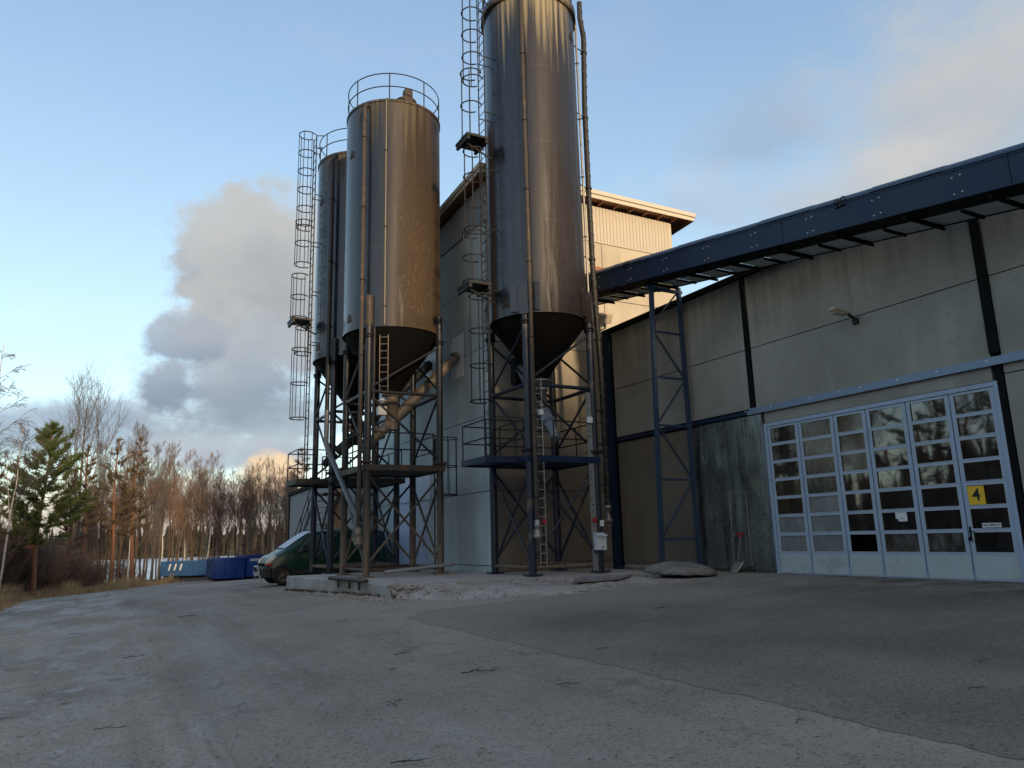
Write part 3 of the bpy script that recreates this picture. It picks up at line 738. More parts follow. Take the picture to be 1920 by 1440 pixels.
# --- front left silo
t, cor, h = make_silo('front one of the two shorter silos, brown with dust, left of the tall silo', CF, RF, 8.0, 15.62, 6.15, 'silo_steel_dusty', 'dusty_leg')
silo_front = t
top_rail(t, CF, RF, 15.62); outlet(t, CF, 6.15, 'dusty_metal', 5.0)
hb = MB(); hb.lathe((CF[0]+.1, CF[1]-.9), [(.33, 15.7), (.33, 15.98), (.36, 15.98), (.36, 16.03), (.12, 16.1), (.001, 16.1)], 32)
hb.bbox((CF[0]-.06, CF[1]-1.25, 15.75), (CF[0]+.22, CF[1]-1.0, 16.32), .02)
build('top_hatch', hb, 'rust_steel', t)
D = math.radians
for a, z in ((D(-168), 13.9), (D(-168), 8.3), (D(-2), 14.2)): lug(t, CF, RF, a, z)
o, p = vert_pipe(t, CF, RF, D(-141), 1.65, 15.5, .065, 'rust_steel', .14)
coupling(o, (p.x, p.y), 1.55)
sl = MB(); a = D(-139); d = Vector((math.cos(a), math.sin(a)))
vert_pipe(t, CF, RF, D(-118), 8.0, 15.75, .026, 'dusty_metal', .015, 'conduit', 2.6)
x, y = cor[0]; sb = MB(); sb.bbox((x+.13, y-.03, 3.9), (x+.2, y+.03, 8.4), .005); build('cable_conduit', sb, 'dark_steel', t)
# sleeve on the front leg head
for cc, RRr, tt in ((cor[0], RF, t),):
    mb = MB(); mb.tube((cc[0], cc[1], 8.0), (cc[0], cc[1], 8.95), .125, 20); build('leg_sleeve', mb, 'rust_steel', tt)
lm_ = ladder_mb((x+.47, y-.02), (.86, -.5), 6.0, 8.25, .13, .22, .016); build('cable_ladder', lm_, 'dusty_metal', t)
e = .12
dk = [(cor[0][0]-e, cor[0][1]-e), (cor[1][0]+e, cor[1][1]-e), (cor[2][0]+e, cor[2][1]+e), (cor[3][0]-e, cor[3][1]+e)]
deck(t, dk, 3.72, 'rust_steel', [([(dk[0][0]+.05, dk[0][1]+.3), (dk[3][0]+.05, dk[3][1]-.1)], False), ([(dk[0][0]+.3, dk[0][1]+.22), (dk[1][0]-.3, dk[1][1]+.22), (dk[1][0]-.1, dk[1][1]+.5), (dk[2][0]-.1, dk[2][1]-.1)], False)])
lx, ly = cor[1][0]+.32, cor[1][1]+.75
lad = build('ladder', ladder_mb((lx-.1, ly), (0, 1), .6, 4.75, .2), 'dark_steel', t)
cg = MB(); cage_mb(cg, lx+.24, ly, .34, 2.95, 4.75, (1, 0), 3, 5, .014, .018); build('cage', cg, 'dark_steel', lad)
# --- rear left silo
t, cor, h = make_silo('rear silo with the caged ladder, half hidden behind the brown one', CR, RR, 8.0, 15.72, 6.15, 'silo_steel_clean', 'steel_leg')
silo_rear = t
top_rail(t, CR, RR, 15.72); outlet(t, CR, 6.15, 'dark_steel', 5.0)
for a, z in ((D(-168), 13.9), (D(-168), 8.3)): lug(t, CR, RR, a, z)
o, p = vert_pipe(t, CR, RR, D(-140), 6.0, 15.6, .075, 'dark_steel', .14)
# the lower run bends towards the front and ends in a coupling
pq = on_ground(664, 1085); pe = (6.62, 21.75)
lp = MB(); lp.path([(p.x, p.y, 6.0), (p.x, p.y, 4.9), (p.x+.05, p.y-.35, 4.45), (6.55, 22.2, 2.75), (6.62, 21.8, 2.35), (pe[0], pe[1], 2.0), (pe[0], pe[1], 1.75)], .085, 14)
o2 = build('delivery_pipe', lp, 'pipe_grey', t); coupling(o2, pe, 1.65)
dk = [(cor[0][0]-e, cor[0][1]-.5), (cor[1][0]+e, cor[1][1]-.5), (cor[2][0]+e, cor[2][1]+e), (cor[3][0]-e, cor[3][1]+e)]
deck(t, dk, 3.62, 'dark_steel', [([(dk[1][0]-.05, dk[1][1]+.2), (dk[2][0]-.05, dk[2][1]-.05), (dk[3][0]+.4, dk[3][1]-.05)], False)])
ld = [(5.62, 25.25), (6.72, 25.25), (6.72, 26.85), (5.62, 26.85)]
deck(t, ld, 3.62, 'dark_steel', [([(6.6, 25.28), (5.65, 25.28), (5.65, 26.82), (6.6, 26.82)], False)])
def caged_ladder(t, c, R, gap, segs, plats, z0, z1, mt='dark_steel', Rc=.31):
    lx = c[0]-R-gap
    lad = build('ladder', ladder_mb((lx, c[1]), (0, 1), z0, z1, .21), mt, t)
    for (a, b, n, dx) in segs:
        cg = MB(); cage_mb(cg, lx-Rc+.02+dx, c[1], Rc, a, b, (-1, 0), n); build('cage', cg, mt, lad)
    br = MB(); z = 8.6
    while z < z1:
        for s in (-1, 1): br.tube((lx, c[1]+s*.21, z), (c[0]-math.sqrt(max(0, R*R-.0441)), c[1]+s*.21, z), .018, 6)
        z += 1.9
    build('stand_off', br, mt, lad)
    for zp in plats:
        pm_ = MB(); pm_.bbox((lx-.72, c[1]-.42, zp-.08), (lx+.0, c[1]+.42, zp), .006)
        pm_.box((lx-.70, c[1]-.40, zp-.2), (lx-.62, c[1]+.40, zp-.08)); pm_.box((lx-.1, c[1]-.40, zp-.2), (lx-.02, c[1]+.40, zp-.08))
        pm_.tube((lx-.6, c[1], zp-.08), (c[0]-R, c[1], zp-.45), .03, 6)
        build('rest_platform', pm_, mt, lad)
caged_ladder(t, CR, RR, .2, [(13.0, 16.75, 6, 0), (11.55, 13.2, 3, -.02), (9.5, 11.1, 3, -.1), (8.2, 9.15, 2, .1), (5.85, 8.35, 3, 0)], [9.42], 3.6, 16.75)
fb = MB(); fb.tube((CR[0]-RR-.2, CR[1]-.21, 16.7), (CR[0]-RR+.05, CR[1]-.3, 16.72), .018, 6); fb.tube((CR[0]-RR-.2, CR[1]-.21, 16.2), (CR[0]-RR+.05, CR[1]-.3, 16.22), .018, 6); build('access_rail', fb, 'dark_steel', t)
# --- tall silo
t, cor, h = make_silo('tall silo rising out of the picture in the nook of the plant', CT, RT, 7.80, 18.25, 6.1, 'silo_steel_tall', 'steel_leg', 3.68, 5.72, .585)
silo_tall = t
top_rail(t, CT, RT, 18.25); outlet(t, CT, 6.1, 'grey_metal', 5.3, .17)
for a, z in ((D(-55), 17.0), (D(-160), 8.05)): lug(t, CT, RT, a, z)
hm = MB(); hm.lathe(CT, [(RT+.01, 18.0), (RT+.09, 18.0), (RT+.09, 18.28), (RT, 18.34)], 96); build('top_flange', hm, 'silo_steel_tall', t)
# sleeves where the legs run up the shell
for i, cc in enumerate(cor):
    d = Vector((CT[0]-cc[0], CT[1]-cc[1])).normalized(); tn = Vector((-d.y, d.x))
    M = Matrix(((tn.x, d.x, 0, cc[0]), (tn.y, d.y, 0, cc[1]), (0, 0, 1, 0), (0, 0, 0, 1)))
    mb = MB(); mb.box((-.42, .02, 7.82), (.42, .1, 8.65), M); mb.box((-.13, -.13, 7.7), (.13, .1, 8.62), M); build('leg_bracket', mb, 'silo_steel_tall', t)
o, p = vert_pipe(t, CT, RT, D(-128), 2.0, 18.1, .06, 'rust_steel', .16, 'fill_pipe', 2.2)
coupling(o, (p.x, p.y), 1.62, 'grey_metal', .95)
vert_pipe(t, CT, RT, D(-28), 8.0, 18.2, .035, 'grey_metal', .05, 'conduit', 2.0, False)
# corrugated black riser on the far side
rm = MB(); pts = []
for z, px in ((19.2, 1086), (18.6, 1087), (17.9, 1094), (15.3, 1096), (12.5, 1103), (9.8, 1111), (8.2, 1118), (6.4, 1127), (4.6, 1133), (3.2, 1138), (2.35, 1140)):
    best = min((abs(0), 0) for _ in (0,)); yy = 17.95
    d = ray(px, 700); lo = None
    # the pixel column at that height on the plane y = 17.95
    x = 12.8
    for _ in range(8):
        q = Vector((x, yy, z-CAMH)); a = q.x*math.cos(YAW)-q.y*math.sin(YAW); b = q.x*math.sin(YAW)+q.y*math.cos(YAW)
        yc = b*math.cos(PIT)+q.z*math.sin(PIT); zc = -b*math.sin(PIT)+q.z*math.cos(PIT)
        u = 960+F*(a*math.cos(ROL)-zc*math.sin(ROL))/yc
        x += (px-u)/F*yc/math.cos(YAW)*.9
    pts.append((x, yy, z))
rp = build('corrugated_riser', rm.path(pts, .085, 14), 'black_rubber', t)
rr_ = MB(); hx = []; zz = pts[0][2]
while zz > pts[-1][2]:
    a = (pts[0][2]-zz)/.40*2*PI; hx.append((np.interp(-zz, [-q[2] for q in pts], [q[0] for q in pts])+.092*math.cos(a), 17.95+.092*math.sin(a), zz)); zz -= .40/12
rr_.path(hx, .011, 4)
build('wire_spiral', rr_, 'pipe_grey', rp)
cp = MB(); bx_, by_, bz_ = pts[-1]
cp.lathe((bx_, by_), [(.09, bz_+.08), (.11, bz_+.05), (.11, bz_-.03), (.07, bz_-.06), (.07, bz_-.28), (.1, bz_-.3), (.1, bz_-.42), (.001, bz_-.42)], 16)
cp.tube((bx_-.16, by_, bz_-.36), (bx_+.16, by_, bz_-.36), .02, 6); cp.tube((bx_-.12, by_, bz_-.5), (bx_+.12, by_, bz_-.5), .015, 6)
build('valve', cp, 'grey_metal', rp)
for z in (17.3, 14.9, 12.4, 10.0, 7.4, 5.2, 4.2, 3.0):
    xx = np.interp(-z, [-q[2] for q in pts], [q[0] for q in pts]); bk = MB(); bk.tube((xx, 17.95, z), (xx-.55, 17.75, z), .02, 6); bk.ring((xx, 17.95, z), .1, .018, 12, 5)
    build('riser_bracket', bk, 'dark_steel', rp)
e = .1
dk = [(cor[0][0]-e, cor[0][1]-e), (cor[1][0]+e, cor[1][1]-e), (cor[2][0]+e, cor[2][1]-.1), (cor[3][0]-e, cor[3][1]-.1)]
deck(t, dk, 3.68, 'navy_steel', [([(dk[0][0]+.25, dk[0][1]+.08), (dk[0][0]+.05, dk[0][1]+.3), (dk[0][0]+.05, dk[3][1]-.45)], False), ([(dk[0][0]+.9, dk[0][1]+.1), (dk[1][0]-.05, dk[1][1]+.1), (dk[2][0]-.05, dk[2][1]-.05), (dk[3][0]+.05, dk[3][1]-.05)], False)], 'dark_steel')
ld = [(8.9, 17.7), (9.98, 17.7), (9.98, 19.25), (8.9, 19.25)]
deck(t, ld, 3.68, 'navy_steel', [([(9.85, 17.73), (8.93, 17.73), (8.93, 19.22), (9.85, 19.22)], False)], 'dark_steel')
caged_ladder(t, CT, RT, .3, [(15.4, 19.3, 6, 0), (13.4, 15.6, 3, -.06), (10.5, 13.0, 4, 0), (8.85, 10.35, 3, -.06), (5.35, 8.45, 4, .12)], [13.35, 8.75], 3.7, 19.3, 'dark_steel', .32)
# cable ladders, emergency buttons and boxes on the tall silo's legs
x, y = cor[0]
cl1 = build('cable_ladder', ladder_mb((x+.33, y-.03), (.86, -.5), .75, 5.9, .085, .24, .014), 'galvanised', t)
cb = MB(); r5 = random.Random(5)
for k in range(3):
    cb.path([(x+.33+r5.uniform(-.06, .06), y+.0+r5.uniform(-.02, .02), z) for z in (.8, 1.6, 2.4, 3.2, 4.0, 4.8, 5.7)], .011, 5)
build('cable', cb, 'black_rubber', cl1)
jb = MB(); jb.bbox((x+.28, y-.14, 4.85), (x+.42, y-.03, 5.0), .01); build('junction_box', jb, 'white_paint', cl1)
eb = MB(); eb.tube((x+.36, y-.03, 1.98), (x+.33, y-.13, 1.98), .055, 14); build('stop_button', eb, 'red_plastic', cl1)
x, y = cor[1]
tray = MB(); tray.box((x-.27, y-.06, .62), (x-.13, y-.045, 5.6)); tray.box((x-.275, y-.1, .62), (x-.26, y-.045, 5.6)); tray.box((x-.14, y-.1, .62), (x-.125, y-.045, 5.6))
ct = build('cable_tray', tray, 'galvanised', t)
sl_ = MB(); r6 = random.Random(9)
z = 1.2
while z < 5.4: sl_.box((x-.225, y-.064, z), (x-.165, y-.0605, z+.025)); z += r6.choice((.16, .22, .38))
build('slot', sl_, 'black_paint', ct)
eb = MB(); eb.tube((x-.2, y-.06, 1.98), (x-.2, y-.15, 1.98), .055, 14); build('stop_button', eb, 'red_plastic', ct)
jb = MB(); jb.bbox((x-.28, y-.15, 4.7), (x-.12, y-.062, 4.88), .01); build('junction_box', jb, 'white_paint', ct)
# number plates and mailbox
def plate(txt, label, c_, w, hh, ux, material='white_paint', ink='black_paint', size=None, group=None, up=(0, 0, 1)):
    ux = Vector(ux).normalized(); up = Vector(up); nrm = ux.cross(up)
    M = Matrix(((ux.x, up.x, nrm.x, c_[0]), (ux.y, up.y, nrm.y, c_[1]), (ux.z, up.z, nrm.z, c_[2]), (0, 0, 0, 1)))
    mb = MB(); mb.box((-w/2, -hh/2, -.003), (w/2, hh/2, .003), M)
    o = build('number_sign', mb, material, None, c_); tag(o, label, 'sign', group)
    tb = text_mb(txt, size or hh*.72, Vector(c_)+nrm*.0045, ux, up, .0015)
    build('lettering', tb, ink, o, recalc=False)
    return o
vd = Vector((.51, .86, 0)); uxv = Vector((.86, -.51, 0))
plate('2', 'small white number 2 plate on the front leg of the tall silo', (cor[0][0]+.10, cor[0][1]-.155, 1.66), .11, .16, uxv)
plate('1', 'small white number 1 plate on the outer leg of the tall silo', (cor[1][0]+.03, cor[1][1]-.125, 1.90), .11, .16, uxv)
mx, my = cor[1][0]-.13, cor[1][1]-.22
tm = thing('mailbox', 'white metal mailbox with a sloping lid hung on the tall silo leg', 'mailbox', (mx, my, 1.2))
mb = MB(); mb.prism([(my-.10, 1.18), (my+.08, 1.18), (my+.08, 1.62), (my-.10, 1.56)], mx-.15, mx+.15, (1, 2, 0)); b_ = build('body', mb, 'mailbox_white', tm)
mb = MB(); mb.prism([(my-.135, 1.545), (my+.085, 1.625), (my+.085, 1.645), (my-.14, 1.57)], mx-.175, mx+.175, (1, 2, 0)); build('lid', mb, 'mailbox_white', tm)
mb = MB(); mb.box((mx-.10, my-.104, 1.47), (mx+.10, my-.1005, 1.485)); build('slot', mb, 'black_paint', b_)
mb = MB(); mb.box((mx-.02, my-.104, 1.235), (mx+.06, my-.1005, 1.265)); build('sticker', mb, 'bin_light', b_)
# ------------------------------------------------------------------ screw conveyors
def screw(label, start, end, r, mt, group='screw conveyors feeding the plant', inlet=None, motor=True, rings=True):
    s, e = Vector(start), Vector(end); u = (e-s).normalized()
    t = thing('screw_conveyor', label, 'conveyor', tuple(s), group)
    mb = MB(); mb.tube(s, e, r, 24)
    tb = build('tube', mb, mt, t)
    if rings:
        for k in (.03, .16, .5, .97):
            rg_ = MB(); p = s+(e-s)*k
            rg_.tube(p-u*.03, p+u*.03, r+.05, 24)
            build('flange', rg_, mt, tb)
    if motor:
        p = s-u*.02; m2 = MB(); m2.tube(p, p-u*.16, r*.9, 20); m2.tube(p-u*.16, p-u*.55, r*.78, 20); m2.tube(p-u*.55, p-u*.62, r*.6, 20)
        build('motor', m2, mt, t)
    return t
screw('dusty beige screw conveyor tube rising from the brown silo to the wall', (7.36, 22.18, 4.78), (10.36, 22.62, 7.75), .165, 'dusty_metal')
screw('dark screw conveyor tube rising from the rear silo to the wall', (7.2, 26.2, 4.70), (10.36, 25.0, 8.0), .165, 'dark_steel')
screw('bluish steel screw conveyor tube under the tall silo', (11.10, 17.95, 4.72), (11.47, 20.15, 6.85), .17, 'blue_metal')
hd = MB(); hd.bbox((10.2, 22.4, 7.55), (10.365, 22.85, 7.95), .02)
solo('loose_steel_bar', MB().path([(5.55, 20.6, .63), (5.75, 18.0, .63)], .055, 10).box((5.6, 20.0, .40), (5.66, 20.05, .6)).box((5.66, 19.2, .4), (5.72, 19.25, .6)).box((5.7, 18.5, .4), (5.76, 18.55, .6)), 'rust_steel', 'rusty pipe rail fixed along the top edge of the concrete plinth', 'rail', (5.6, 19.3, .56))
lr = MB(); lr.tube((7.15, 20.75, .70), (9.35, 20.85, .84), .055, 12); lr.tube((9.35, 20.85, .84), (9.36, 20.85, .84), .05, 12)
solo('loose_pipe', lr, 'galvanised', 'loose pale galvanised pipe leaning low between two silo legs', 'pipe', (8.2, 20.8, .6))
# ------------------------------------------------------------------ process tower
TX0, TX1, TY0, TY1 = 10.37, 18.40, 20.40, 31.0
tw = thing('process_tower', 'tall concrete process tower with ribbed cladding at the top, behind the silos', 'building', (14.4, 25.7, .5))
def roof_z(y): return 13.56-.066*(y-19.9)
wb = MB()
g_ = .012
# left face: panels with open joints between them
zs = [.5, .75, 2.99, 5.35, 7.6, 9.9, 11.86]
def face_x(mb, x, y0, y1, z0, z1, t=.1): mb.box((x, y0+g_, z0+g_), (x+t, y1-g_, z1-g_))
for i in range(len(zs)-1):
    y = [TY0, 25.25, 28.55, TY1] if zs[i] < 3.0 else [TY0, 25.0, 28.2, TY1]
    for j in range(3):
        if j == 1 and zs[i] < 2.9: continue
        face_x(wb, TX0, y[j], y[j+1], zs[i], zs[i+1])
left_wall = build('side_wall', wb, 'tower_concrete', tw)
wb = MB()
zs2 = [.45, .76, 3.0, 5.3, 7.75, 9.75, 11.86]; xsd = [TX0+.1, 15.06, TX1]
for i in range(len(zs2)-1):
    for j in range(2):
        if zs2[i] < 8 and j == 1: wb.box((xsd[j]+g_, TY0, zs2[i]+g_), (xsd[j+1], TY0+.1, zs2[i+1]-g_)) ; continue
        wb.box((xsd[j]+(g_ if j else 0), TY0, zs2[i]+g_), (xsd[j+1]-(g_ if j == 0 else 0), TY0+.1, zs2[i+1]-g_))
def right_mat(g):   # concrete of the inner face: warm sunlit top and shaded foot painted in, plus stains
    p = wpos(g); z = g.n('ShaderNodeSeparateXYZ', {0: p}).outputs[2]
    n = g.noise(p, .55, 8, .6)
    k = g.ramp(g.math('ADD', z, g.math('MULTIPLY', g.math('SUBTRACT', n, .5), 3.0)), 3.2, 8.2)
    lo = g.mix(g.ramp(g.noise(p, .9, 7, .62), .35, .7), (.17, .15, .125), (.25, .22, .185))
    lo = g.mix(g.math('MULTIPLY', g.ramp(g.noise(g.scale(p, (1, 1, .4)), 1.4, 6), .55, .75), .5), lo, (.26, .16, .10))
    hi = g.mix(g.ramp(n, .3, .7), (.40, .36, .29), (.50, .45, .36))
    c = g.mix(k, lo, hi)
    st = g.noise(g.scale(p, (3.2, 3.2, .16)), 1.0, 6, .6)
    c = g.mix(g.math('MULTIPLY', g.ramp(st, .5, .8), .3), c, [.17, .155, .13])
    return bsdf(g, c, .9, 0, g.noise(p, 45, 4), .2, .004, .25)
mat('tower_sunlit_concrete', right_mat)
build('front_wall', wb, 'tower_sunlit_concrete', tw)
core = MB(); core.box((TX0+.09, TY0+.09, .4), (TX1-.05, TY1-.02, 12.9)); build('core', core, 'black_steel', tw)
# ribbed cladding
def ribbed(mb, axis, fixed, a0, a1, zlo, zhi_fn, out, period=.15, d=.028):
    n = int((a1-a0)/period); prof = []
    for i in range(n):
        s = a0+i*period
        prof += [(s, 0), (s+period*.12, d), (s+period*.70, d), (s+period*.82, 0)]
    prof.append((a1, 0))
    vs = []
    for s, o in prof:
        p = (s, fixed+out*o) if axis == 'x' else (fixed+out*o, s)
        z1 = zhi_fn(s)
        vs += [(p[0], p[1], zlo), (p[0], p[1], z1)]
    mb.add(vs, [(2*i, 2*i+2, 2*i+3, 2*i+1) for i in range(len(prof)-1)])
cb = MB(); ribbed(cb, 'x', TY0-.01, TX0+.0, TX1, 11.88, lambda s: roof_z(TY0)-.30, -1); 
cb.box((TX0-.02, TY0-.045, 11.84), (TX1+.01, TY0+.0, 11.878))
build('front_cladding', cb, 'clad_white', tw)
cb = MB(); ribbed(cb, 'y', TX0-.01, TY0+.0, TY1, 11.88, lambda s: roof_z(s)-.34, -1); cb.box((TX0-.05, TY0-.03, 11.84), (TX0, TY1, 11.878))
build('side_cladding', cb, 'clad_grey', tw)
# roof: slab, stepped fascia, soffit and rafters
ra, rb_ = 19.9, 31.4
def slab(mb, x0, x1, y0, y1, d0, d1):
    mb.add([(x0, y0, roof_z(y0)-d1), (x1, y0, roof_z(y0)-d1), (x1, y1, roof_z(y1)-d1), (x0, y1, roof_z(y1)-d1), (x0, y0, roof_z(y0)-d0), (x1, y0, roof_z(y0)-d0), (x1, y1, roof_z(y1)-d0), (x0, y1, roof_z(y1)-d0)],
           [(0, 3, 2, 1), (4, 5, 6, 7), (0, 1, 5, 4), (1, 2, 6, 5), (2, 3, 7, 6), (3, 0, 4, 7)])
rm_ = MB(); slab(rm_, 9.93, 19.2, ra-.06, rb_, -.02, .13); rf = build('roof', rm_, 'roof_white', tw)
rm_ = MB(); slab(rm_, 9.97, 19.16, ra, ra+.04, .132, .27); slab(rm_, 19.12, 19.16, ra+.04, rb_, .132, .27); slab(rm_, 9.97, 10.01, ra+.04, rb_, .132, .27); build('fascia', rm_, 'roof_white', rf)
rm_ = MB(); slab(rm_, 10.02, 19.11, ra+.05, rb_-.05, .134, .15)
for k in range(14):
    x = 10.2+k*.68; slab(rm_, x, x+.07, ra+.05, TY0+.05, .152, .26)
for k in range(3): y = TY0+.3+k*3.2; slab(rm_, 18.42, 19.1, y, y+.07, .152, .26)
build('soffit', rm_, 'soffit_wood', rf)
# tall lavender double door and the white plates where the screw conveyors enter
dm = MB()
for a, b in ((25.27, 26.88), (26.92, 28.53)): dm.bbox((TX0+.005, a, .6), (TX0+.07, b, 2.975), .006)
dm.box((TX0+.02, 25.27, 2.99), (TX0+.04, 28.53, 3.0))
dd = build('double_door', dm, 'door_lavender', tw)
dm = MB(); dm.bbox((TX0-.02, 25.5, .68), (TX0+.003, 26.35, 2.45), .008); build('wicket', dm, 'door_lavender', dd)
dm = MB(); dm.tube((TX0-.07, 25.62, 1.35), (TX0-.07, 25.62, 1.65), .016, 8); build('handle', dm, 'black_steel', dd)
tp = MB(); tp.box((TX0-.03, 25.1, 2.99), (TX0-.002, 28.7, 3.95)); build('door_transom', tp, 'door_lavender', tw)
for q in ((22.15, 6.95, 23.15, 8.45), (24.5, 7.3, 25.5, 8.6)):
    pm = MB(); pm.box((TX0-.02, q[0], q[1]), (TX0-.002, q[2], q[3])); build('wall_plate', pm, 'white_paint', tw)
bx2 = MB(); bx2.bbox((11.2, 20.12, 6.35), (11.78, 20.395, 7.2), .01); build('inlet_box', bx2, 'dark_steel', tw)
vw = MB(); vw.bbox((14.55, TY0-.06, 10.25), (15.1, TY0-.002, 10.92), .01); build('louvre', vw, 'orange_wood', tw)
wr = MB(); wr.path([(TX0-.04, 24.5, 9.9), (TX0-.1, 23.5, 9.2), (TX0-.06, 22.9, 8.2)], .008, 5); build('wire', wr, 'black_rubber', tw)
# ------------------------------------------------------------------ hall
HX, HR = 15.0, 8.52
hall = thing('factory_hall', 'long low concrete factory hall with dark columns and a blue glazed gate', 'building', (20, 5, .5))
cols = [20.22, 13.95, 7.74]+[1.5-6.22*k for k in range(8)]
def hbox(mb, y0, y1, z0, z1, x=HX, t=.18): mb.box((x, y0+g_, z0+g_), (x+t, y1-g_, z1-g_))
cw = .13
wm = MB()
for i in range(len(cols)-1):
    y1, y0 = cols[i]-cw+.04, cols[i+1]+cw-.04
    if i == 0: y1 = cols[0]-.12
    hbox(wm, y0, y1, 6.39, 8.40); hbox(wm, y0, y1, 4.76, 6.39)
    if i > 1: hbox(wm, y0, y1, 4.42, 4.74); hbox(wm, y0, y1, .62, 4.42)
hbox(wm, 7.86, 13.62, 4.31, 4.64)
build('wall', wm, 'hall_concrete', hall)
lw = MB(); hbox(lw, 13.62, 20.1, .66, 4.58, HX+.02); build('lower_wall', lw, 'brown_concrete', hall)
pl_ = MB(); pl_.box((HX+.06, -42, .2), (HX+.2, 7.7, .62)); pl_.box((HX+.07, 13.6, .2), (HX+.2, 20.3, .66)); build('plinth', pl_, 'plinth_concrete', hall)
# open the core behind the gate: rebuilt as walls so the gate has a room behind it
hc = MB(); hc.box((HX+.2, 13.68, .2), (44, 20.38, 8.36)); hc.box((HX+.2, -42, .2), (44, 7.8, 8.36)); hc.box((HX+.2, 7.8, 4.34), (44, 13.68, 8.36)); hc.box((19.5, 7.8, .2), (44, 13.68, 4.34))
build('inner_wall', hc, 'dark_inside', hall)
fl_ = MB(); fl_.box((HX+.05, 7.75, .2), (19.5, 13.7, .47)); build('floor', fl_, 'slab_concrete', hall)
iw = MB()
for y in (13.3, ): iw.box((HX+.45, y-.28, .47), (HX+.75, y+.1, 4.3))
build('inside_post', iw, 'interior_wood', hall)
for i, y in enumerate(cols):
    mb = MB()
    z0 = .45 if i in (0,) or i > 1 else 4.78
    if i == 0: mb.box((HX-.16, y-.13, .45), (HX+.14, y+.14, 8.35)); 
    elif i == 1: mb.box((HX-.035, y-.085, 4.8), (HX+.1, y+.085, 8.4))
    else:
        mb.box((HX-.05, y-.095, 4.84), (HX+.1, y+.095, 8.4)); mb.box((HX-.01, y-.075, .45), (HX+.1, y+.075, 4.6))
    build('column', mb, 'black_steel' if i else 'navy_steel', hall)
    if i == 0:
        pass
mb = MB(); mb.box((HX-.02, 20.0, .6), (HX+.1, 20.09, 8.3)); build('corner_strip', mb, 'black_steel', hall)
# flashing rail along the lintel line
fr = MB(); fr.box((HX-.10, -42, 4.66), (HX+.02, 14.1, 4.70)); fr.box((HX-.10, -42, 4.60), (HX-.085, 14.1, 4.66)); fr.box((HX-.02, -42, 4.70), (HX-.005, 14.1, 4.78))
build('flashing', fr, 'flashing', hall)
fr = MB(); fr.box((HX-.06, 14.1, 4.62), (HX+.04, 20.1, 4.72)); build('rail_beam', fr, 'navy_steel', hall)
rb = random.Random(2)
for k in range(15):
    y = 14-k*.86+rb.uniform(-.2, .2); bl = MB(); bl.lathe((HX-.045, y), [(.028, 4.70), (.028, 4.722), (.012, 4.73), (.001, 4.73)], 8); build('bolt', bl, 'white_paint', hall)
rc = MB(); rc.box((HX-.14, -42.2, 8.40), (44, 20.38, 8.54)); build('roof', rc, 'black_steel', hall)
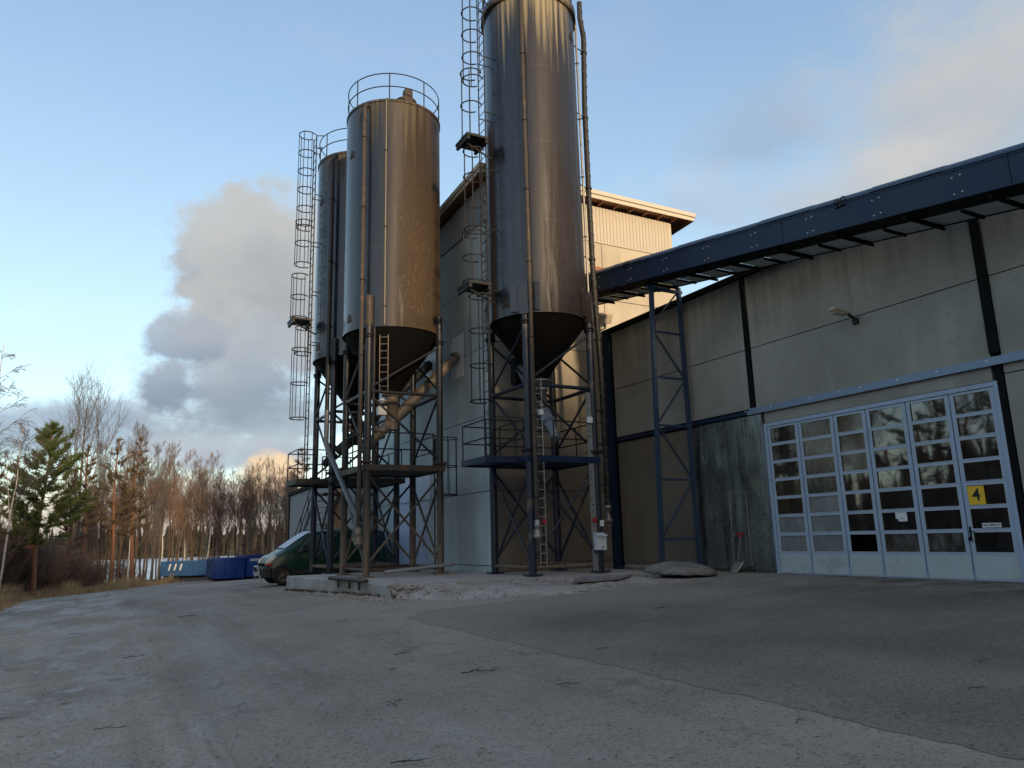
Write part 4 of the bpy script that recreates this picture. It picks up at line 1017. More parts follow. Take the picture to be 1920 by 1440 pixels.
# gate -----------------------------------------------------------------
GY0, GY1, GZ0, GZ1 = 7.93, 13.58, .51, 4.28
gy_edges = [13.56, 12.58, 11.55, 10.69, 9.72, 8.77, 7.87]
fr = MB(); fr.box((HX-.02, 13.56, .5), (HX+.12, 13.66, 4.31)); fr.box((HX-.02, 7.79, .5), (HX+.12, 7.87, 4.31)); fr.box((HX-.01, 7.87, 4.22), (HX+.1, 13.56, 4.31))
build('gate_frame', fr, 'gate_paint', hall)
rowz = [1.03+.452*k for k in range(8)]
rg4 = random.Random(11)
lab_leaf = {0: None}
for i in range(6):
    y1, y0 = gy_edges[i]-.012, gy_edges[i+1]+.012
    mb = MB(); x0, x1 = HX+.0, HX+.055
    tilt = 0
    st = .075
    top = 4.205
    mb.box((x0, y0, .53), (x1, y0+st, top)); mb.box((x0, y1-st, .53), (x1, y1, top))
    for k in range(8):
        z = rowz[k]; hh = .026
        mb.box((x0+.003, y0+st, z-hh if k else .53), (x1-.003, y1-st, z+hh if k < 7 else top))
    if i == 5: mb.box((x0-.006, y0+.02, 2.425), (x0, y1-.02, 2.44))
    lf = build('gate_leaf', mb, 'gate_paint', hall)
    pn = MB(); pn.box((x0-.004, y0+.03, .56), (x0-.0005, y1-.03, 1.0)); build('kick_panel', pn, 'gate_panel', lf)
    tr = MB()
    for k in range(7):   # pale beads round each pane
        a, b, c_, d_ = y0+st, y1-st, rowz[k]+.026, rowz[k+1]-.026
        for q in ((a, a+.012, c_, d_), (b-.012, b, c_, d_), (a+.012, b-.012, c_, c_+.012), (a+.012, b-.012, d_-.012, d_)): tr.box((x0-.003, q[0], q[2]), (x0+.006, q[1], q[3]))
    build('bead', tr, 'gate_panel', lf)
    for k in range(7):
        a, b, c_, d_ = y0+st, y1-st, rowz[k]+.026, rowz[k+1]-.026
        m_ = 'pane_dark'
        if i == 0: m_ = 'pane_brown' if k > 1 else 'pane_dirty'
        if i == 1 and k < 3: m_ = 'pane_dirty'
        if i == 1 and k >= 3: m_ = 'pane_dusty'
        if i == 2 and k >= 4: m_ = 'pane_brown'
        if i == 2 and k == 0: m_ = 'pane_missing'
        if i in (3, 4) and k == 0: m_ = 'pane_dusty'
        ang = rg4.uniform(-.012, .012); an2 = rg4.uniform(-.012, .012)
        ym, zm = (a+b)/2, (c_+d_)/2
        pm = MB(); pts = []
        for dx in (0.022, .028):
            for (yy, zz) in ((a, c_), (b, c_), (b, d_), (a, d_)): pts.append((x0+dx+ang*(yy-ym)+an2*(zz-zm), yy, zz))
        pm.add(pts, [(0, 1, 2, 3), (7, 6, 5, 4), (0, 4, 5, 1), (1, 5, 6, 2), (2, 6, 7, 3), (3, 7, 4, 0)])
        build('window_pane', pm, m_, lf)
    hg = MB()
    for z in (.62, 2.4, 4.05): hg.tube((x0-.008, y1, z-.06), (x0-.008, y1, z+.06), .011, 8)
    build('hinge', hg, 'gate_paint', lf)
    if i == 5:
        hd = MB(); hd.box((x0-.012, y1-.05, 1.35), (x0, y1-.02, 1.56)); hd.path([(x0-.01, y1-.035, 1.46), (x0-.06, y1-.035, 1.46), (x0-.06, y1-.15, 1.46)], .010, 8)
        hd.lathe((x0-.05, y1-.035), [(.03, 1.36), (.035, 1.33), (.03, 1.29), (.001, 1.29)], 10); build('handle', hd, 'black_steel', lf)
yl = 8.77-.008-.075
plate('4', 'yellow sign with a black number 4 on the gate', (HX-.012, 8.50, 2.155), .32, .36, (0, -1, 0), 'yellow_sign', 'black_paint', .33)
plate('VALOMOST!', 'narrow white lettered notice on the gate beneath the yellow sign', (HX-.008, 8.30, 1.575), .36, .085, (0, -1, 0), 'white_paint', 'black_paint', .066)
nt = MB(); nt.box((HX+.012, 10.02, 1.70), (HX+.018, 10.28, 1.92)); nt_o = solo('paper_notice', nt, 'white_paint', 'torn white paper notice stuck to a dark gate pane', 'notice', (HX, 10.15, 1.8))
nt = MB(); nt.prism([(10.21, 1.70), (10.285, 1.70), (10.285, 1.765), (10.24, 1.76)], HX+.009, HX+.0115, (1, 2, 0)); build('tear', nt, 'black_paint', nt_o)
nt = MB(); nt.lathe((0, 0), [(.016, -.001), (.016, .001)], 12); 
nt = MB(); nt.tube((HX+.0115, 10.13, 1.76), (HX+.0095, 10.13, 1.76), .016, 12); build('mark', nt, 'black_paint', nt_o)
# tin sheet cladding beside the gate with its sealed door
ts = MB(); nY, nZ = 26, 40; yA, yB, zA, zB = 13.66, 16.32, .60, 4.56
rt = random.Random(8)
for j in range(nZ+1):
    for i in range(nY+1):
        y = yA+(yB-yA)*i/nY; z = zA+(zB-zA)*j/nZ
        x = HX-.055+.010*math.sin(y*5.1+math.sin(z*1.3)*1.2)*math.sin(z*.9+y)+.007*math.sin(z*2.1+y*3.3)
        ts.v.append((x, y, z))
for j in range(nZ):
    for i in range(nY): ts.f.append((j*(nY+1)+i, (j+1)*(nY+1)+i, (j+1)*(nY+1)+i+1, j*(nY+1)+i+1)); ts.sm.append(True)
tso = tag(build('tin_cladding', ts, 'tin_sheet', None, (HX, 15, .6), recalc=False), 'dented shiny tin sheeting on the hall wall beside the gate', 'cladding')
em = MB(); em.box((HX-.075, yA-.01, zA), (HX-.01, yA+.012, zB)); em.box((HX-.07, yA, zA-.01), (HX-.01, yB, zA+.012)); em.box((HX-.07, yA, zB-.012), (HX-.01, yB, zB+.01))
for y in (14.3, 14.95, 15.6): em.box((HX-.069, y-.009, zA), (HX-.062, y+.009, zB))
for z in (1.9, 3.25): em.box((HX-.0685, yA, z-.006), (HX-.062, yB, z+.006))
build('edge_strip', em, 'tin_sheet', tso)
dm = MB()
for y in (14.42, 15.02): dm.box((HX-.082, y-.014, .72), (HX-.07, y+.014, 2.62))
dm.box((HX-.082, 14.42, 2.60), (HX-.07, 15.02, 2.63)); dm.box((HX-.082, 14.36, .70), (HX-.07, 15.06, .73)); dm.tube((HX-.1, 14.94, 1.5), (HX-.07, 14.94, 1.5), .03, 10)
build('door_outline', dm, 'galvanised', tso)
# shovel leaning against the tin
sv = thing('shovel', 'grain shovel with a red handle leaning on the tin sheeting', 'shovel', (14.65, 14.72, .52))
hp = MB(); hp.path([(14.72, 14.72, .72), (14.88, 14.70, 1.42)], .016, 8); build('shaft', hp, 'dusty_metal', sv)
gp = MB(); gp.path([(14.885, 14.78, 1.53), (14.875, 14.77, 1.46), (14.875, 14.70, 1.42), (14.875, 14.63, 1.46), (14.885, 14.62, 1.53)], .016, 8); gp.tube((14.885, 14.80, 1.53), (14.885, 14.60, 1.53), .018, 8); build('grip', gp, 'red_plastic', sv)
bl_ = MB(); nb = 10
for j in range(nb+1):
    v = j/nb; w = .15+.03*math.sin(v*PI*.6); 
    for i in range(7):
        u = -1+2*i/6; y = 14.72+u*w*(1 if v > .1 else .8); x = 14.50+.24*v+.05*(u*u); z = .535+.26*v+.03*u*u-.01
        bl_.v.append((x, y, z))
for j in range(nb):
    for i in range(6): bl_.f.append((j*7+i, j*7+i+1, (j+1)*7+i+1, (j+1)*7+i)); bl_.sm.append(True)
bo = build('blade', bl_, 'grey_metal', sv); so = bo.modifiers.new('thick', 'SOLIDIFY'); so.thickness = .004
# lamp over the gate, floodlight in the corner
wl = thing('wall_lamp', 'beige street light head on a bracket high on the hall wall', 'lamp', (15.0, 10.75, 6.42))
mb = MB(); mb.tube((15.0, 10.62, 6.30), (14.7, 10.62, 6.42), .035, 8); mb.bbox((14.93, 10.55, 6.2), (14.995, 10.69, 6.34), .01); build('bracket', mb, 'dark_steel', wl)
def lamp_head(cx, cy, cz, L=.62, W=.26, H=.13):
    mb = MB(); bm = bmesh.new(); bmesh.ops.create_cube(bm, size=1)
    for v in bm.verts:
        v.co.x *= L; v.co.y *= W; v.co.z *= H
        if v.co.z > 0: v.co.y *= .7; v.co.x *= .9
    bmesh.ops.bevel(bm, geom=bm.edges[:], offset=.025, segments=2, affect='EDGES'); bm.verts.index_update()
    R_ = Matrix.Translation((cx, cy, cz)) @ Matrix.Rotation(.14, 4, 'Y')
    mb.add([R_ @ v.co for v in bm.verts], [[v.index for v in f.verts] for f in bm.faces]); bm.free(); return mb
hd = build('head', lamp_head(14.50, 10.70, 6.47, .5, .24, .10), 'lamp_beige', wl)
mb = MB(); mb.bbox((14.29, 10.60, 6.40), (14.60, 10.80, 6.43), .012); build('lens', mb, 'lamp_glass', hd)
fl2 = thing('floodlight', 'small square floodlight tilted down at the corner under the conveyor', 'floodlight', (14.75, 20.2, 8.75))
Mf = Matrix.Translation((14.8, 20.1, 8.93)) @ Matrix.Rotation(-.35, 4, 'Z') @ Matrix.Rotation(.75, 4, 'X')
mb = MB(); mb.box((-.26, -.08, -.17), (.26, .08, .17), Mf); mb.box((-.2, .08, -.1), (.2, .17, .1), Mf); build('housing', mb, 'lamp_beige', fl2)
mb = MB(); mb.box((-.22, -.09, -.13), (.22, -.0805, .13), Mf); build('lens', mb, 'lamp_glass', fl2)
mb = MB(); mb.tube((14.8, 20.1, 8.75), (14.8, 20.1, 8.55), .02, 6); mb.tube((14.8, 20.1, 8.56), (14.8, 20.39, 8.56), .02, 6); build('bracket', mb, 'dark_steel', fl2)
# round concrete lid
dl = MB(); n = 64
prof = [(.001, .36), (.14, .36), (.25, .355), (.38, .345), (.5, .33), (.62, .30), (.72, .27), (.80, .235), (.86, .19), (.89, .155), (.90, .12), (.86, .085), (.5, .08), (.001, .08)]
rl = random.Random(6); lx, ly = 12.95, 14.95; lz = .50
for r, z in prof:
    for i in range(n):
        a = 2*PI*i/n; k = 1+.03*math.sin(a*5+1)+.02*math.sin(a*11)+rl.uniform(-.03, .03)
        dl.v.append((lx+r*k*math.cos(a), ly+r*k*math.sin(a), lz+z*(1 if r < .5 else .95)+rl.uniform(-.014, .014)+.05*math.cos(a-2.2)*r))
for j in range(len(prof)-1):
    for i in range(n): dl.f.append((j*n+i, j*n+(i+1) % n, (j+1)*n+(i+1) % n, (j+1)*n+i)); dl.sm.append(True)
dl.prism([(lx-1.16, ly-.14), (lx-.8, ly-.24), (lx-.74, ly+.05), (lx-1.0, ly+.0)], lz+.03, lz+.075)
solo('concrete_dome', dl, 'rough_slab', 'domed round concrete lid lying on the ground before the trestle', 'dome', (lx, ly, lz))
sp = MB()
for q in ([(9.9, 15.25), (11.1, 14.95), (11.9, 15.5), (10.6, 15.95)], ):
    sp.prism(q, gravel_z(10.9, 15.4)+.035, gravel_z(10.9, 15.4)+.075)
spo = solo('concrete_slab', sp, 'rough_slab', 'flat broken concrete slab half buried in the gravel', 'slab', (10.9, 15.4, .4)); spo.rotation_euler = (.035, -.03, 0)
# ------------------------------------------------------------------ belt conveyor on its trestle
bc = thing('belt_conveyor', 'long navy covered belt conveyor sloping up across the hall roofline', 'conveyor', (13.8, 10, 8))
SL = .1537
def cz(y): return 9.25+SL*(y-18.63)
Ya, Yb = -3.0, 20.36
def slope_box(mb, x0, x1, y0, y1, d0, d1):
    mb.add([(x0, y0, cz(y0)+d0), (x1, y0, cz(y0)+d0), (x1, y1, cz(y1)+d0), (x0, y1, cz(y1)+d0), (x0, y0, cz(y0)+d1), (x1, y0, cz(y0)+d1), (x1, y1, cz(y1)+d1), (x0, y1, cz(y1)+d1)],
           [(0, 3, 2, 1), (4, 5, 6, 7), (0, 1, 5, 4), (1, 2, 6, 5), (2, 3, 7, 6), (3, 0, 4, 7)])
mb = MB(); slope_box(mb, 13.40, 13.47, Ya, Yb, 0, .565); slope_box(mb, 13.47, 14.15, Ya, Yb, .06, .52); slope_box(mb, 13.385, 13.40, Ya, Yb, .545, .575); slope_box(mb, 13.39, 13.52, Ya, Yb, -.012, 0)
hs = build('housing', mb, 'navy_steel', bc)
for y in (6.2, 11.1, 16.0): 
    q = MB(); slope_box(q, 13.394, 13.40, y-.006, y+.006, .002, .543); build('butt_joint', q, 'black_steel', hs)
cm = MB(); y = Ya; kk = 0
cv = [(0, .60), (.03, .66), (.12, .74), (.26, .79), (.42, .80), (.58, .77), (.70, .68), (.74, .60)]
while y < Yb-.05:
    y2 = min(Yb, y+1.48); vs = []
    for yy in (y, y2-.012):
        for dx, dz in cv: vs.append((13.40+dx, yy, cz(yy)+dz+(.012 if kk % 2 else 0)))
    m_ = len(cv); fs = [(i, i+1, m_+i+1, m_+i) for i in range(m_-1)]+[tuple(range(m_-1, -1, -1)), tuple(range(m_, 2*m_)), (0, m_, 2*m_-1, m_-1)]
    cm.add(vs, fs); y = y2; kk += 1
build('cover', cm, 'navy_frame', bc)
gpm = MB(); slope_box(gpm, 13.42, 14.13, Ya, Yb, .565, .60); build('seal_strip', gpm, 'black_steel', bc)
wk = MB(); y = Ya
sk = MB(); jm = MB(); k = 0
while y < Yb-.3:
    slope_box(wk, 13.99, 14.68, y+.04, y+.76, -.035, -.02)
    slope_box(jm, 13.98, 14.70, y-.03, y+.03, -.09 if k % 2 else -.06, -.036)
    if k % 2 == 0:
        sk = MB(); slope_box(sk, 13.44, 14.76, y-.025, y+.025, -.13, -.062); build('cross_beam', sk, 'black_steel', bc)
    y += .80; k += 1
slope_box(jm, 13.47, 13.98, Ya, Yb, -.03, .058); slope_box(jm, 14.685, 14.705, Ya, Yb, -.06, .03)
build('walkway_panel', wk, 'walk_panel', bc); build('walkway_frame', jm, 'black_steel', bc)
y = .62
while y < 20:
    for dy in (-.075, .075):
        for dz in (.10, .43): bt = MB(); bt.tube((13.401, y+dy, cz(y)+dz), (13.385, y+dy, cz(y)+dz), .016, 8); build('bolt', bt, 'galvanised', bc)
    y += 1.62
for y in (9.6, 17.0):
    mb = MB(); mb.ring((13.38, y, cz(y)+.60), .055, .012, 14, 5, u=(0, 1, 0), v=(0, 0, 1)); mb.ring((13.38, y-.16, cz(y)+.61), .055, .012, 14, 5, u=(0, 1, 0), v=(0, 0, 1)); mb.box((13.37, y-.2, cz(y)+.46), (13.384, y+.05, cz(y)+.49))
    build('latch', mb, 'black_steel', bc)
tr = thing('conveyor_trestle', 'narrow blue steel lattice trestle carrying the belt conveyor', 'trestle', (14.1, 16.2, .6))
Y = 16.22
def leg_x(s, z):
    return (13.45+(13.71-13.45)*(z-.6)/8.3) if s == 0 else (14.80-(14.80-14.74)*(z-.6)/8.3)
for s in (0, 1):
    mb = MB(); x0, x1 = leg_x(s, .66), leg_x(s, 8.75)
    w = .055
    mb.add([(x0-w, Y-w, .66), (x0+w, Y-w, .66), (x0+w, Y+w, .66), (x0-w, Y+w, .66), (x1-w, Y-w, 8.80), (x1+w, Y-w, 8.80), (x1+w, Y+w, 8.80), (x1-w, Y+w, 8.80)],
           [(0, 3, 2, 1), (4, 5, 6, 7), (0, 1, 5, 4), (1, 2, 6, 5), (2, 3, 7, 6), (3, 0, 4, 7)])
    lg = build('leg', mb, 'navy_frame', tr)
    bp = MB(); bp.box((x0-.2, Y-.16, .63), (x0+.2, Y+.16, .66))
    for dx in (-.16, .16):
        for dy in (-.12, .12): bp.tube((x0+dx, Y+dy, .40), (x0+dx, Y+dy, .72), .016, 6)
    build('base_plate', bp, 'galvanised', lg)
lev = [1.41, 3.05, 4.58, 5.98, 7.34]
for z in lev:
    mb = MB(); mb.box((leg_x(0, z)+.05, Y-.025, z-.03), (leg_x(1, z)-.05, Y+.025, z+.03)); build('rung', mb, 'navy_frame', tr)
dirn = [1, 0, 1, 0]
for k in range(4):
    a, b = (lev[k], lev[k+1]); lo_left = k % 2 == 0
    p = (leg_x(0, a)+.05, Y, a+.05) if lo_left else (leg_x(1, a)-.05, Y, a+.05)
    q = (leg_x(1, b)-.05, Y, b-.05) if lo_left else (leg_x(0, b)+.05, Y, b-.05)
    mb = MB(); mb.tube(p, q, .033, 4, smooth=False); build('diagonal', mb, 'navy_frame', tr)
mb = MB(); mb.tube((leg_x(0, 7.6)+.05, Y, 7.6), (leg_x(1, 8.7)-.05, Y, 8.65), .03, 4, smooth=False); build('diagonal', mb, 'navy_frame', tr)
mb = MB(); mb.box((13.55, Y-.06, 8.62), (14.85, Y+.06, 8.70)); build('head_beam', mb, 'navy_frame', tr)
mb = MB(); mb.box((13.66, Y-.05, 8.70), (13.76, Y+.05, cz(Y)-.01)); mb.box((14.70, Y-.05, 8.70), (14.78, Y+.05, cz(Y)-.2)); build('head_post', mb, 'navy_frame', tr)
# ------------------------------------------------------------------ low annex and outside stair behind the silos
an = thing('annex_building', 'low grey clad annex with a dark roof edge behind the van', 'building', (11, 36, -.3))
AX = 9.35
mb = MB(); mb.box((AX+.03, 31.02, -.9), (20, 43.4, 4.25)); build('core', mb, 'clad_grey', an)
def az_(y): return 4.62-.028*(y-31)
mb = MB(); ribbed(mb, 'y', AX, 34.4, 43.5, 1.35, lambda s: az_(s)-.12, -1, .30, .02); ribbed(mb, 'y', AX, 31.0, 32.2, 1.35, lambda s: az_(s)-.12, -1, .30, .02); build('wall', mb, 'clad_grey', an)
mb = MB(); ribbed(mb, 'y', AX+.0, 31.0, 43.5, -.9, lambda s: 1.3, -1, .22, .02); build('base_wall', mb, 'walk_panel', an)
mb = MB(); mb.box((AX-.03, 32.2, 1.0), (AX, 34.4, 4.4)); build('timber_panel', mb, 'orange_wood', an)
mb = MB(); mb.add([(AX-.12, 31.0, az_(31)-.12), (20, 31.0, az_(31)-.12), (20, 43.6, az_(43.6)-.12), (AX-.12, 43.6, az_(43.6)-.12), (AX-.12, 31.0, az_(31)+.08), (20, 31.0, az_(31)+.08), (20, 43.6, az_(43.6)+.08), (AX-.12, 43.6, az_(43.6)+.08)],
    [(0, 3, 2, 1), (4, 5, 6, 7), (0, 1, 5, 4), (1, 2, 6, 5), (2, 3, 7, 6), (3, 0, 4, 7)]); build('roof', mb, 'black_steel', an)
mb = MB(); mb.box((AX-.06, 43.4, -.9), (AX+.06, 43.52, az_(43.5)-.1)); build('corner_trim', mb, 'black_steel', an)
st = thing('outside_stair', 'grey steel stair with open treads against the annex wall', 'stair', (8.8, 36, 0))
tm_ = MB(); n = 16
for k in range(n):
    y = 38.6-5.2*k/(n-1); z = -.1+3.75*k/(n-1); tm_.box((8.3, y-.16, z-.03), (9.22, y+.14, z)); 
build('tread', tm_, 'galvanised', st)
for x in (8.28, 9.24):
    mb = MB(); mb.add([(x-.02, 38.8, -.45), (x+.02, 38.8, -.45), (x+.02, 33.2, 3.55), (x-.02, 33.2, 3.55), (x-.02, 38.8, -.2), (x+.02, 38.8, -.2), (x+.02, 33.2, 3.8), (x-.02, 33.2, 3.8)], [(0, 3, 2, 1), (4, 5, 6, 7), (0, 1, 5, 4), (1, 2, 6, 5), (2, 3, 7, 6), (3, 0, 4, 7)]); build('stringer', mb, 'dark_steel', st)
mb = MB()
for h in (.5, 1.0): mb.tube((8.28, 38.6, -.1+h), (8.28, 33.4, 3.65+h), .022, 6)
for k in range(5): y = 38.6-5.2*k/4; z = -.1+3.75*k/4; mb.tube((8.28, y, z-.1), (8.28, y, z+1.0), .022, 6)
build('handrail', mb, 'dark_steel', st)
mb = MB(); mb.box((8.26, 31.9, 3.58), (9.3, 33.3, 3.65)); build('landing', mb, 'dark_steel', st)
# ------------------------------------------------------------------ van
VX, VY, VZ = 5.34, 28.45, gz(6.5, 29.2)+.03
van = thing('van', 'dark green delivery van with a frosted windscreen parked behind the plinth', 'van', (VX, VY+.95, VZ))
# stations: s (metres back from the nose), belt z, top z, half width at sill, belt, top
SX = [(0.0, .62, .70, .60, .60, .55), (.05, .72, .86, .78, .74, .64), (.16, .88, 1.00, .90, .84, .70), (.34, .98, 1.12, .93, .88, .74), (.54, 1.06, 1.22, .94, .91, .76), (.65, 1.10, 1.29, .945, .92, .76), (.98, 1.14, 1.52, .95, .93, .73),
      (1.36, 1.17, 1.77, .95, .94, .72), (1.63, 1.18, 1.90, .95, .94, .72), (1.98, 1.19, 1.97, .95, .94, .73), (2.8, 1.2, 1.985, .95, .945, .74), (3.9, 1.2, 1.97, .95, .945, .74), (4.45, 1.2, 1.94, .945, .94, .73), (4.56, 1.18, 1.86, .93, .92, .71), (4.6, 1.1, 1.70, .91, .90, .70)]
def P(s, w, z): return (VX+s, VY+.95+w, VZ+z)
def ringpts(q):
    s, zb, zt, w0, w1, w2 = q
    lo = .26 if s > .03 else .38
    half = [(0, lo), (w0*.93, lo), (w0, lo+.14), (w0+.01, (lo+zb)/2+.05), (w1, zb), ((w1+w2)/2, zb+(zt-zb)*.55), (w2, zt-.06), (w2-.12, zt), (w2*.5, zt+.02), (0, zt+.03)]
    return [P(s, -a, b) for a, b in half]+[P(s, a, b) for a, b in half[-2:0:-1]]
mb = MB(); rr = [ringpts(q) for q in SX]; nn = len(rr[0]); vs = [p for r in rr for p in r]
fs = [(j*nn+i, j*nn+(i+1) % nn, (j+1)*nn+(i+1) % nn, (j+1)*nn+i) for j in range(len(rr)-1) for i in range(nn)]+[tuple(range(nn)), tuple(range(len(vs)-nn, len(vs)))]
mb.add(vs, fs, True)
body = build('body', mb, 'van_green', van)
sd = body.modifiers.new('smooth', 'SUBSURF'); sd.levels = 1; sd.render_levels = 2
def surf(s, v, side=-1, off=.012):   # point on the flank: v 0 belt .. 1 roof edge
    q = [float(np.interp(s, [a[0] for a in SX], [a[k] for a in SX])) for k in range(6)]
    zb, zt, w1, w2 = q[1], q[2], q[4], q[5]
    z = zb+(zt-.06-zb)*v; w = w1+(w2-w1)*v
    return P(s, side*(w+off), z)
def flank_patch(mb, sa0, sa1, sb0, sb1, v0, v1, side=-1, off=.012, n=5):
    vs = []
    for j in range(n+1):
        v = v0+(v1-v0)*j/n
        for i in range(n+1):
            s0 = sa0+(sb0-sa0)*j/n; s1 = sa1+(sb1-sa1)*j/n; vs.append(surf(s0+(s1-s0)*i/n, v, side, off))
    mb.add(vs, [(j*(n+1)+i, j*(n+1)+i+1, (j+1)*(n+1)+i+1, (j+1)*(n+1)+i) for j in range(n) for i in range(n)], True)
for side in (-1, 1):
    mb = MB(); flank_patch(mb, 1.10, 1.50, 1.52, 1.62, .10, .86, side, .022); build('quarter_window', mb, 'van_glass', van)
    mb = MB(); flank_patch(mb, 1.56, 2.40, 1.68, 2.40, .08, .86, side, .022); build('door_window', mb, 'van_glass', van)
    mb = MB(); flank_patch(mb, 1.00, 2.50, 1.42, 2.50, .02, .95, side, .014); build('window_surround', mb, 'van_plastic', van)
    mb = MB(); mb.bbox(P(1.24, side*1.02, 1.2), P(1.42, side*1.22, 1.44), .03); mb.box(P(1.30, side*.93, 1.22), P(1.38, side*1.05, 1.28)); build('wing_mirror', mb, 'van_plastic', van)
    mb = MB(); mb.box(P(1.05, side*.955, .40), P(3.2, side*.967, .52)); build('side_trim', mb, 'van_plastic', van)
    mb = MB(); mb.bbox(P(2.2, side*.958, 1.02), P(2.4, side*.985, 1.06), .008); build('door_handle', mb, 'van_plastic', van)
    for sa in (1.02, 2.48, 3.3):
        mb = MB(); mb.box(P(sa, side*.945, .5), P(sa+.014, side*.9615, 1.16)); build('door_gap', mb, 'black_steel', van)
# windscreen
mb = MB(); vs = []; nW = 8
for j in range(6):
    v = j/5; s = .66+(1.60-.66)*v; zt = float(np.interp(s, [a[0] for a in SX], [a[2] for a in SX]))
    for i in range(nW+1):
        w = (-1+2*i/nW)*(.70-.04*v); vs.append(P(s-.05+.10*(w/.7)**2, w, zt+.045-.02*(w/.7)**2))
mb.add(vs, [(j*(nW+1)+i, j*(nW+1)+i+1, (j+1)*(nW+1)+i+1, (j+1)*(nW+1)+i) for j in range(5) for i in range(nW)], True); build('windscreen', mb, 'frosted_screen', van)
for side in (-1, 1):
    mb = MB(); bm = bmesh.new(); bmesh.ops.create_uvsphere(bm, u_segments=14, v_segments=8, radius=1); bm.verts.index_update()
    Mx = Matrix.Translation(P(.22, side*.74, .90)) @ Matrix.Rotation(side*.35, 4, 'Z') @ Matrix.Rotation(-.75, 4, 'Y') @ Matrix.Diagonal((.26, .13, .12, 1))
    mb.add([Mx @ v.co for v in bm.verts], [[v.index for v in f.verts] for f in bm.faces], True); bm.free(); build('headlight', mb, 'head_lamp', van)
    mb = MB(); mb.bbox(P(.02, side*.60, .71), P(.27, side*.905, .80), .02); build('indicator', mb, 'lamp_amber', van)
mb = MB(); mb.bbox(P(-.06, -.80, .26), P(.25, .80, .68), .06); mb.bbox(P(.0, -.965, .28), P(.22, -.72, .67), .05); mb.bbox(P(.0, .72, .28), P(.22, .965, .67), .05); build('bumper', mb, 'van_plastic', van)
mb = MB(); mb.bbox(P(-.04, -.5, .70), P(.04, .5, .80), .015); build('grille', mb, 'black_steel', van)
mb = MB(); mb.path([P(-.08, -.55, .2), P(-.16, -.5, .42), P(-.17, -.42, .68), P(-.17, .42, .68), P(-.16, .5, .42), P(-.08, .55, .2)], .032, 10); mb.tube(P(-.17, -.48, .45), P(-.17, .48, .45), .028, 10)
build('bull_bar', mb, 'galvanised', van)
mb = MB(); mb.box(P(-.178, -.26, .36), P(-.165, .26, .46)); build('number_plate', mb, 'white_paint', van)
for s_ in (.62, 3.6):
    for side in (-1, 1):
        mb = MB(); c0 = P(s_, side*.995, .34); y0, y1 = c0[1], c0[1]-side*.2
        ring = MB(); 
        for (r, yy) in (): pass
        def disc(prof, name, m_, par, c0=c0, side=side):
            q = MB(); n = 32; vs = []
            for r, dy in prof:
                for i in range(n): a = 2*PI*i/n; vs.append((c0[0]+r*math.cos(a), c0[1]-side*dy, c0[2]+r*math.sin(a)))
            q.add(vs, [(j*n+i, j*n+(i+1) % n, (j+1)*n+(i+1) % n, (j+1)*n+i) for j in range(len(prof)-1) for i in range(n)], True)
            return build(name, q, m_, par)
        wh = disc([(.20, .012), (.24, -.005), (.31, .0), (.335, .03), (.335, .19), (.20, .2)], 'wheel', 'tyre_rubber', van)
        disc([(.001, .02), (.06, .015), (.07, .035), (.15, .045), (.19, .012), (.215, .008), (.215, .05)], 'rim', 'wheel_rim', wh)
        q = MB()
        for k in range(5): a = 2*PI*k/5; q.tube((c0[0]+.11*math.cos(a), c0[1]+side*.0-side*.035, c0[2]+.11*math.sin(a)), (c0[0]+.11*math.cos(a), c0[1]-side*.05, c0[2]+.11*math.sin(a)), .03, 8)
        build('lug_hole', q, 'black_steel', wh)
        q = MB(); n = 24; vs = []
        for r in (.345, .42):
            for i in range(n+1): a = -.15+ (PI+.3)*i/n; vs.append((c0[0]+r*math.cos(a), c0[1]+side*.012, c0[2]+r*math.sin(a)))
        q.add(vs, [(i, i+1, n+2+i, n+1+i) for i in range(n)]); build('wheel_arch', q, 'van_plastic', van)
